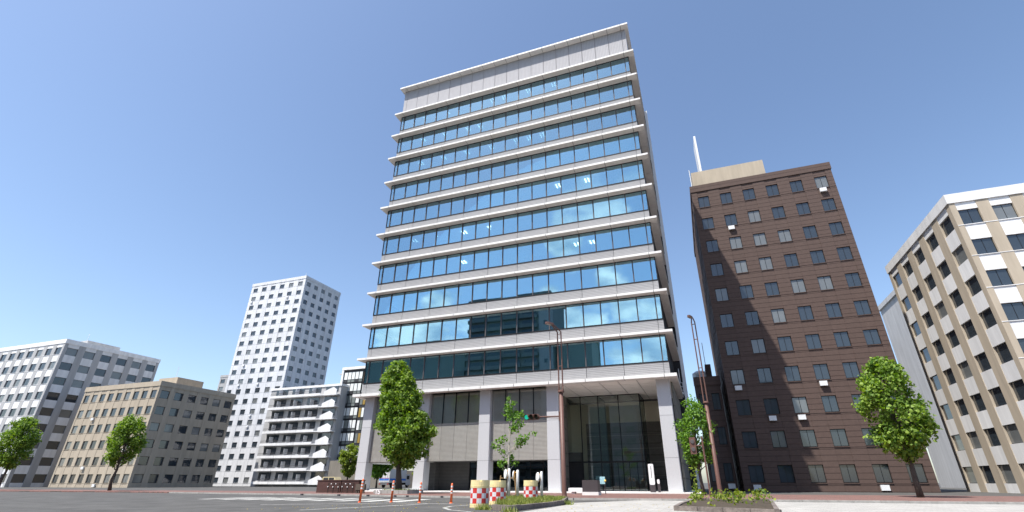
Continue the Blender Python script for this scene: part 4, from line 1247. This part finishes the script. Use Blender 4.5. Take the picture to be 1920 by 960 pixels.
# dark kerb studs
for i, x in enumerate((5.0, 9.2, 12.4, 15.2, 16.4, 19.6)):
    yk = -10.8 if x == 10 else (-7 - 3.8 * (x + 20) / 30 if x < 10 else -10.8 - (3.72) * (x - 10) / 19.6)
    t = MB().box(x - .09, x + .09, yk - .36, yk - .2, 0, .11)
    meta(t.build('drain_block', 'ink'), 'small dark block at the foot of the kerb, %s of six' % ('leftmost', 'second from the left', 'third from the left', 'fourth from the left', 'fifth from the left', 'rightmost')[i], 'block', 'dark blocks along the kerb')

# ------------------------------------------------------------------ vehicles
def wheel(t, x, y, r_=.45, w=.28):
    MB().tube([(x - w / 2, y, r_), (x + w / 2, y, r_)], r_, 18).build('tyre', 'tyre', t)
    MB().tube([(x - w / 2 - .01, y, r_), (x + w / 2 + .01, y, r_)], r_ * .5, 14).build('rim', 'hub', t)
tk = thing('delivery_truck', 'silver delivery truck with blue and red stripe beyond the passage', 'truck', (-24.4, 49, 0))
TX_, TY_ = -26.5, 45.0
body = bx('cargo_box', 'truck_silver', tk, TX_, TX_ + 2.5, TY_, TY_ + 6.2, .95, 3.5)
for q in range(2):
    dr = bx('rear_door', 'truck_silver', tk, TX_ + .08 + q * 1.18, TX_ + 1.24 + q * 1.18, TY_ - .05, TY_ - .002, 1.1, 3.4)
    bx('stripe', 'truck_blue', dr, TX_ + .1 + q * 1.18, TX_ + 1.22 + q * 1.18, TY_ - .06, TY_ - .051, 1.35, 1.72)
    bx('stripe', 'truck_red', dr, TX_ + .1 + q * 1.18, TX_ + 1.22 + q * 1.18, TY_ - .06, TY_ - .051, 1.73, 1.8)
    bx('lettering', 'truck_red' if q else 'truck_blue', dr, TX_ + .3 + q * 1.0, TX_ + 1.1 + q * 1.0, TY_ - .06, TY_ - .051, 2.95, 3.12)
    for s in (0, 1): MB().tube([(TX_ + .35 + q * 1.18 + s * .5, TY_ - .08, 1.2), (TX_ + .35 + q * 1.18 + s * .5, TY_ - .08, 3.3)], .02, 6).build('lock_bar', 'hub', dr)
bx('stripe', 'truck_blue', body, TX_ + 2.5, TX_ + 2.51, TY_ + .1, TY_ + 6.1, 1.35, 1.72)
bx('chassis', 'tyre', tk, TX_ + .2, TX_ + 2.3, TY_ + .1, TY_ + 8, .55, .93)
bx('bumper', 'hub', tk, TX_ + .05, TX_ + 2.45, TY_ - .02, TY_ + .1, .62, .8)
for xx in (TX_ + .12, TX_ + 2.08): bx('tail_light', 'tail_red', tk, xx, xx + .3, TY_ - .06, TY_ - .022, .66, .78)
cab = MB(); cab.v += [(TX_ + .1, TY_ + 6.4, .5), (TX_ + 2.4, TY_ + 6.4, .5), (TX_ + 2.4, TY_ + 8.3, .5), (TX_ + .1, TY_ + 8.3, .5), (TX_ + .15, TY_ + 6.4, 2.6), (TX_ + 2.35, TY_ + 6.4, 2.6), (TX_ + 2.35, TY_ + 7.7, 2.6), (TX_ + .15, TY_ + 7.7, 2.6)]
for f in ((0, 3, 2, 1), (4, 5, 6, 7), (0, 1, 5, 4), (1, 2, 6, 5), (2, 3, 7, 6), (3, 0, 4, 7)): cab.f.append(list(f)); cab.m.append(0)
cab.build('cab', 'truck_silver', tk)
bx('cab_window', 'car_glass', tk, TX_ + 2.36, TX_ + 2.42, TY_ + 6.6, TY_ + 7.6, 1.6, 2.3)
for xx in (TX_ + .3, TX_ + 2.2):
    for yy in (TY_ + 1.4, TY_ + 7.2): wheel(tk, xx, yy)
def car(label, x, y, L, Wd, Hh, paint):
    t = thing('parked_car', label, 'car', (x, y, 0))
    m = MB(); prof_ = [(-L / 2, .35), (-L / 2, .95), (-L * .44, 1.02), (-L * .38, Hh), (L * .2, Hh), (L * .33, 1.0), (L / 2, .88), (L / 2, .35)]
    n = len(prof_)
    m.v += [(x + a, y - Wd / 2, b) for a, b in prof_] + [(x + a, y + Wd / 2, b) for a, b in prof_]
    m.f.append(list(range(n))[::-1] if False else list(range(n))[::-1]); m.f.append(list(range(n, 2 * n)))
    for i in range(n): m.f.append([i, (i + 1) % n, n + (i + 1) % n, n + i])
    m.m = [0] * (n + 2)
    m.build('body', paint, t)
    for a, b in ((-.35, -.1), (-.07, .19)):
        bx('window', 'car_glass', t, x + a * L, x + b * L, y - Wd / 2 - .01, y - Wd / 2 + .02, 1.05, Hh - .12)
    for dx in (-L * .3, L * .3):
        for dy in (-Wd / 2 + .1, Wd / 2 - .1):
            MB().tube([(x + dx, y + dy - .1, .32), (x + dx, y + dy + .1, .32)], .32, 16).build('tyre', 'tyre', t)
            MB().tube([(x + dx, y + dy - .11, .32), (x + dx, y + dy + .11, .32)], .18, 12).build('rim', 'hub', t)
    bx('headlight', 'lamp_glass', t, x + L / 2 - .02, x + L / 2 + .02, y - Wd / 2 + .1, y - Wd / 2 + .5, .65, .8)
    bx('tail_light', 'tail_red', t, x - L / 2 - .02, x - L / 2 + .02, y - Wd / 2 + .1, y - Wd / 2 + .4, .7, .9)
car('cream van parked at the far left below the concrete wall', -30.5, 36, 4.6, 1.75, 1.95, 'van_cream')
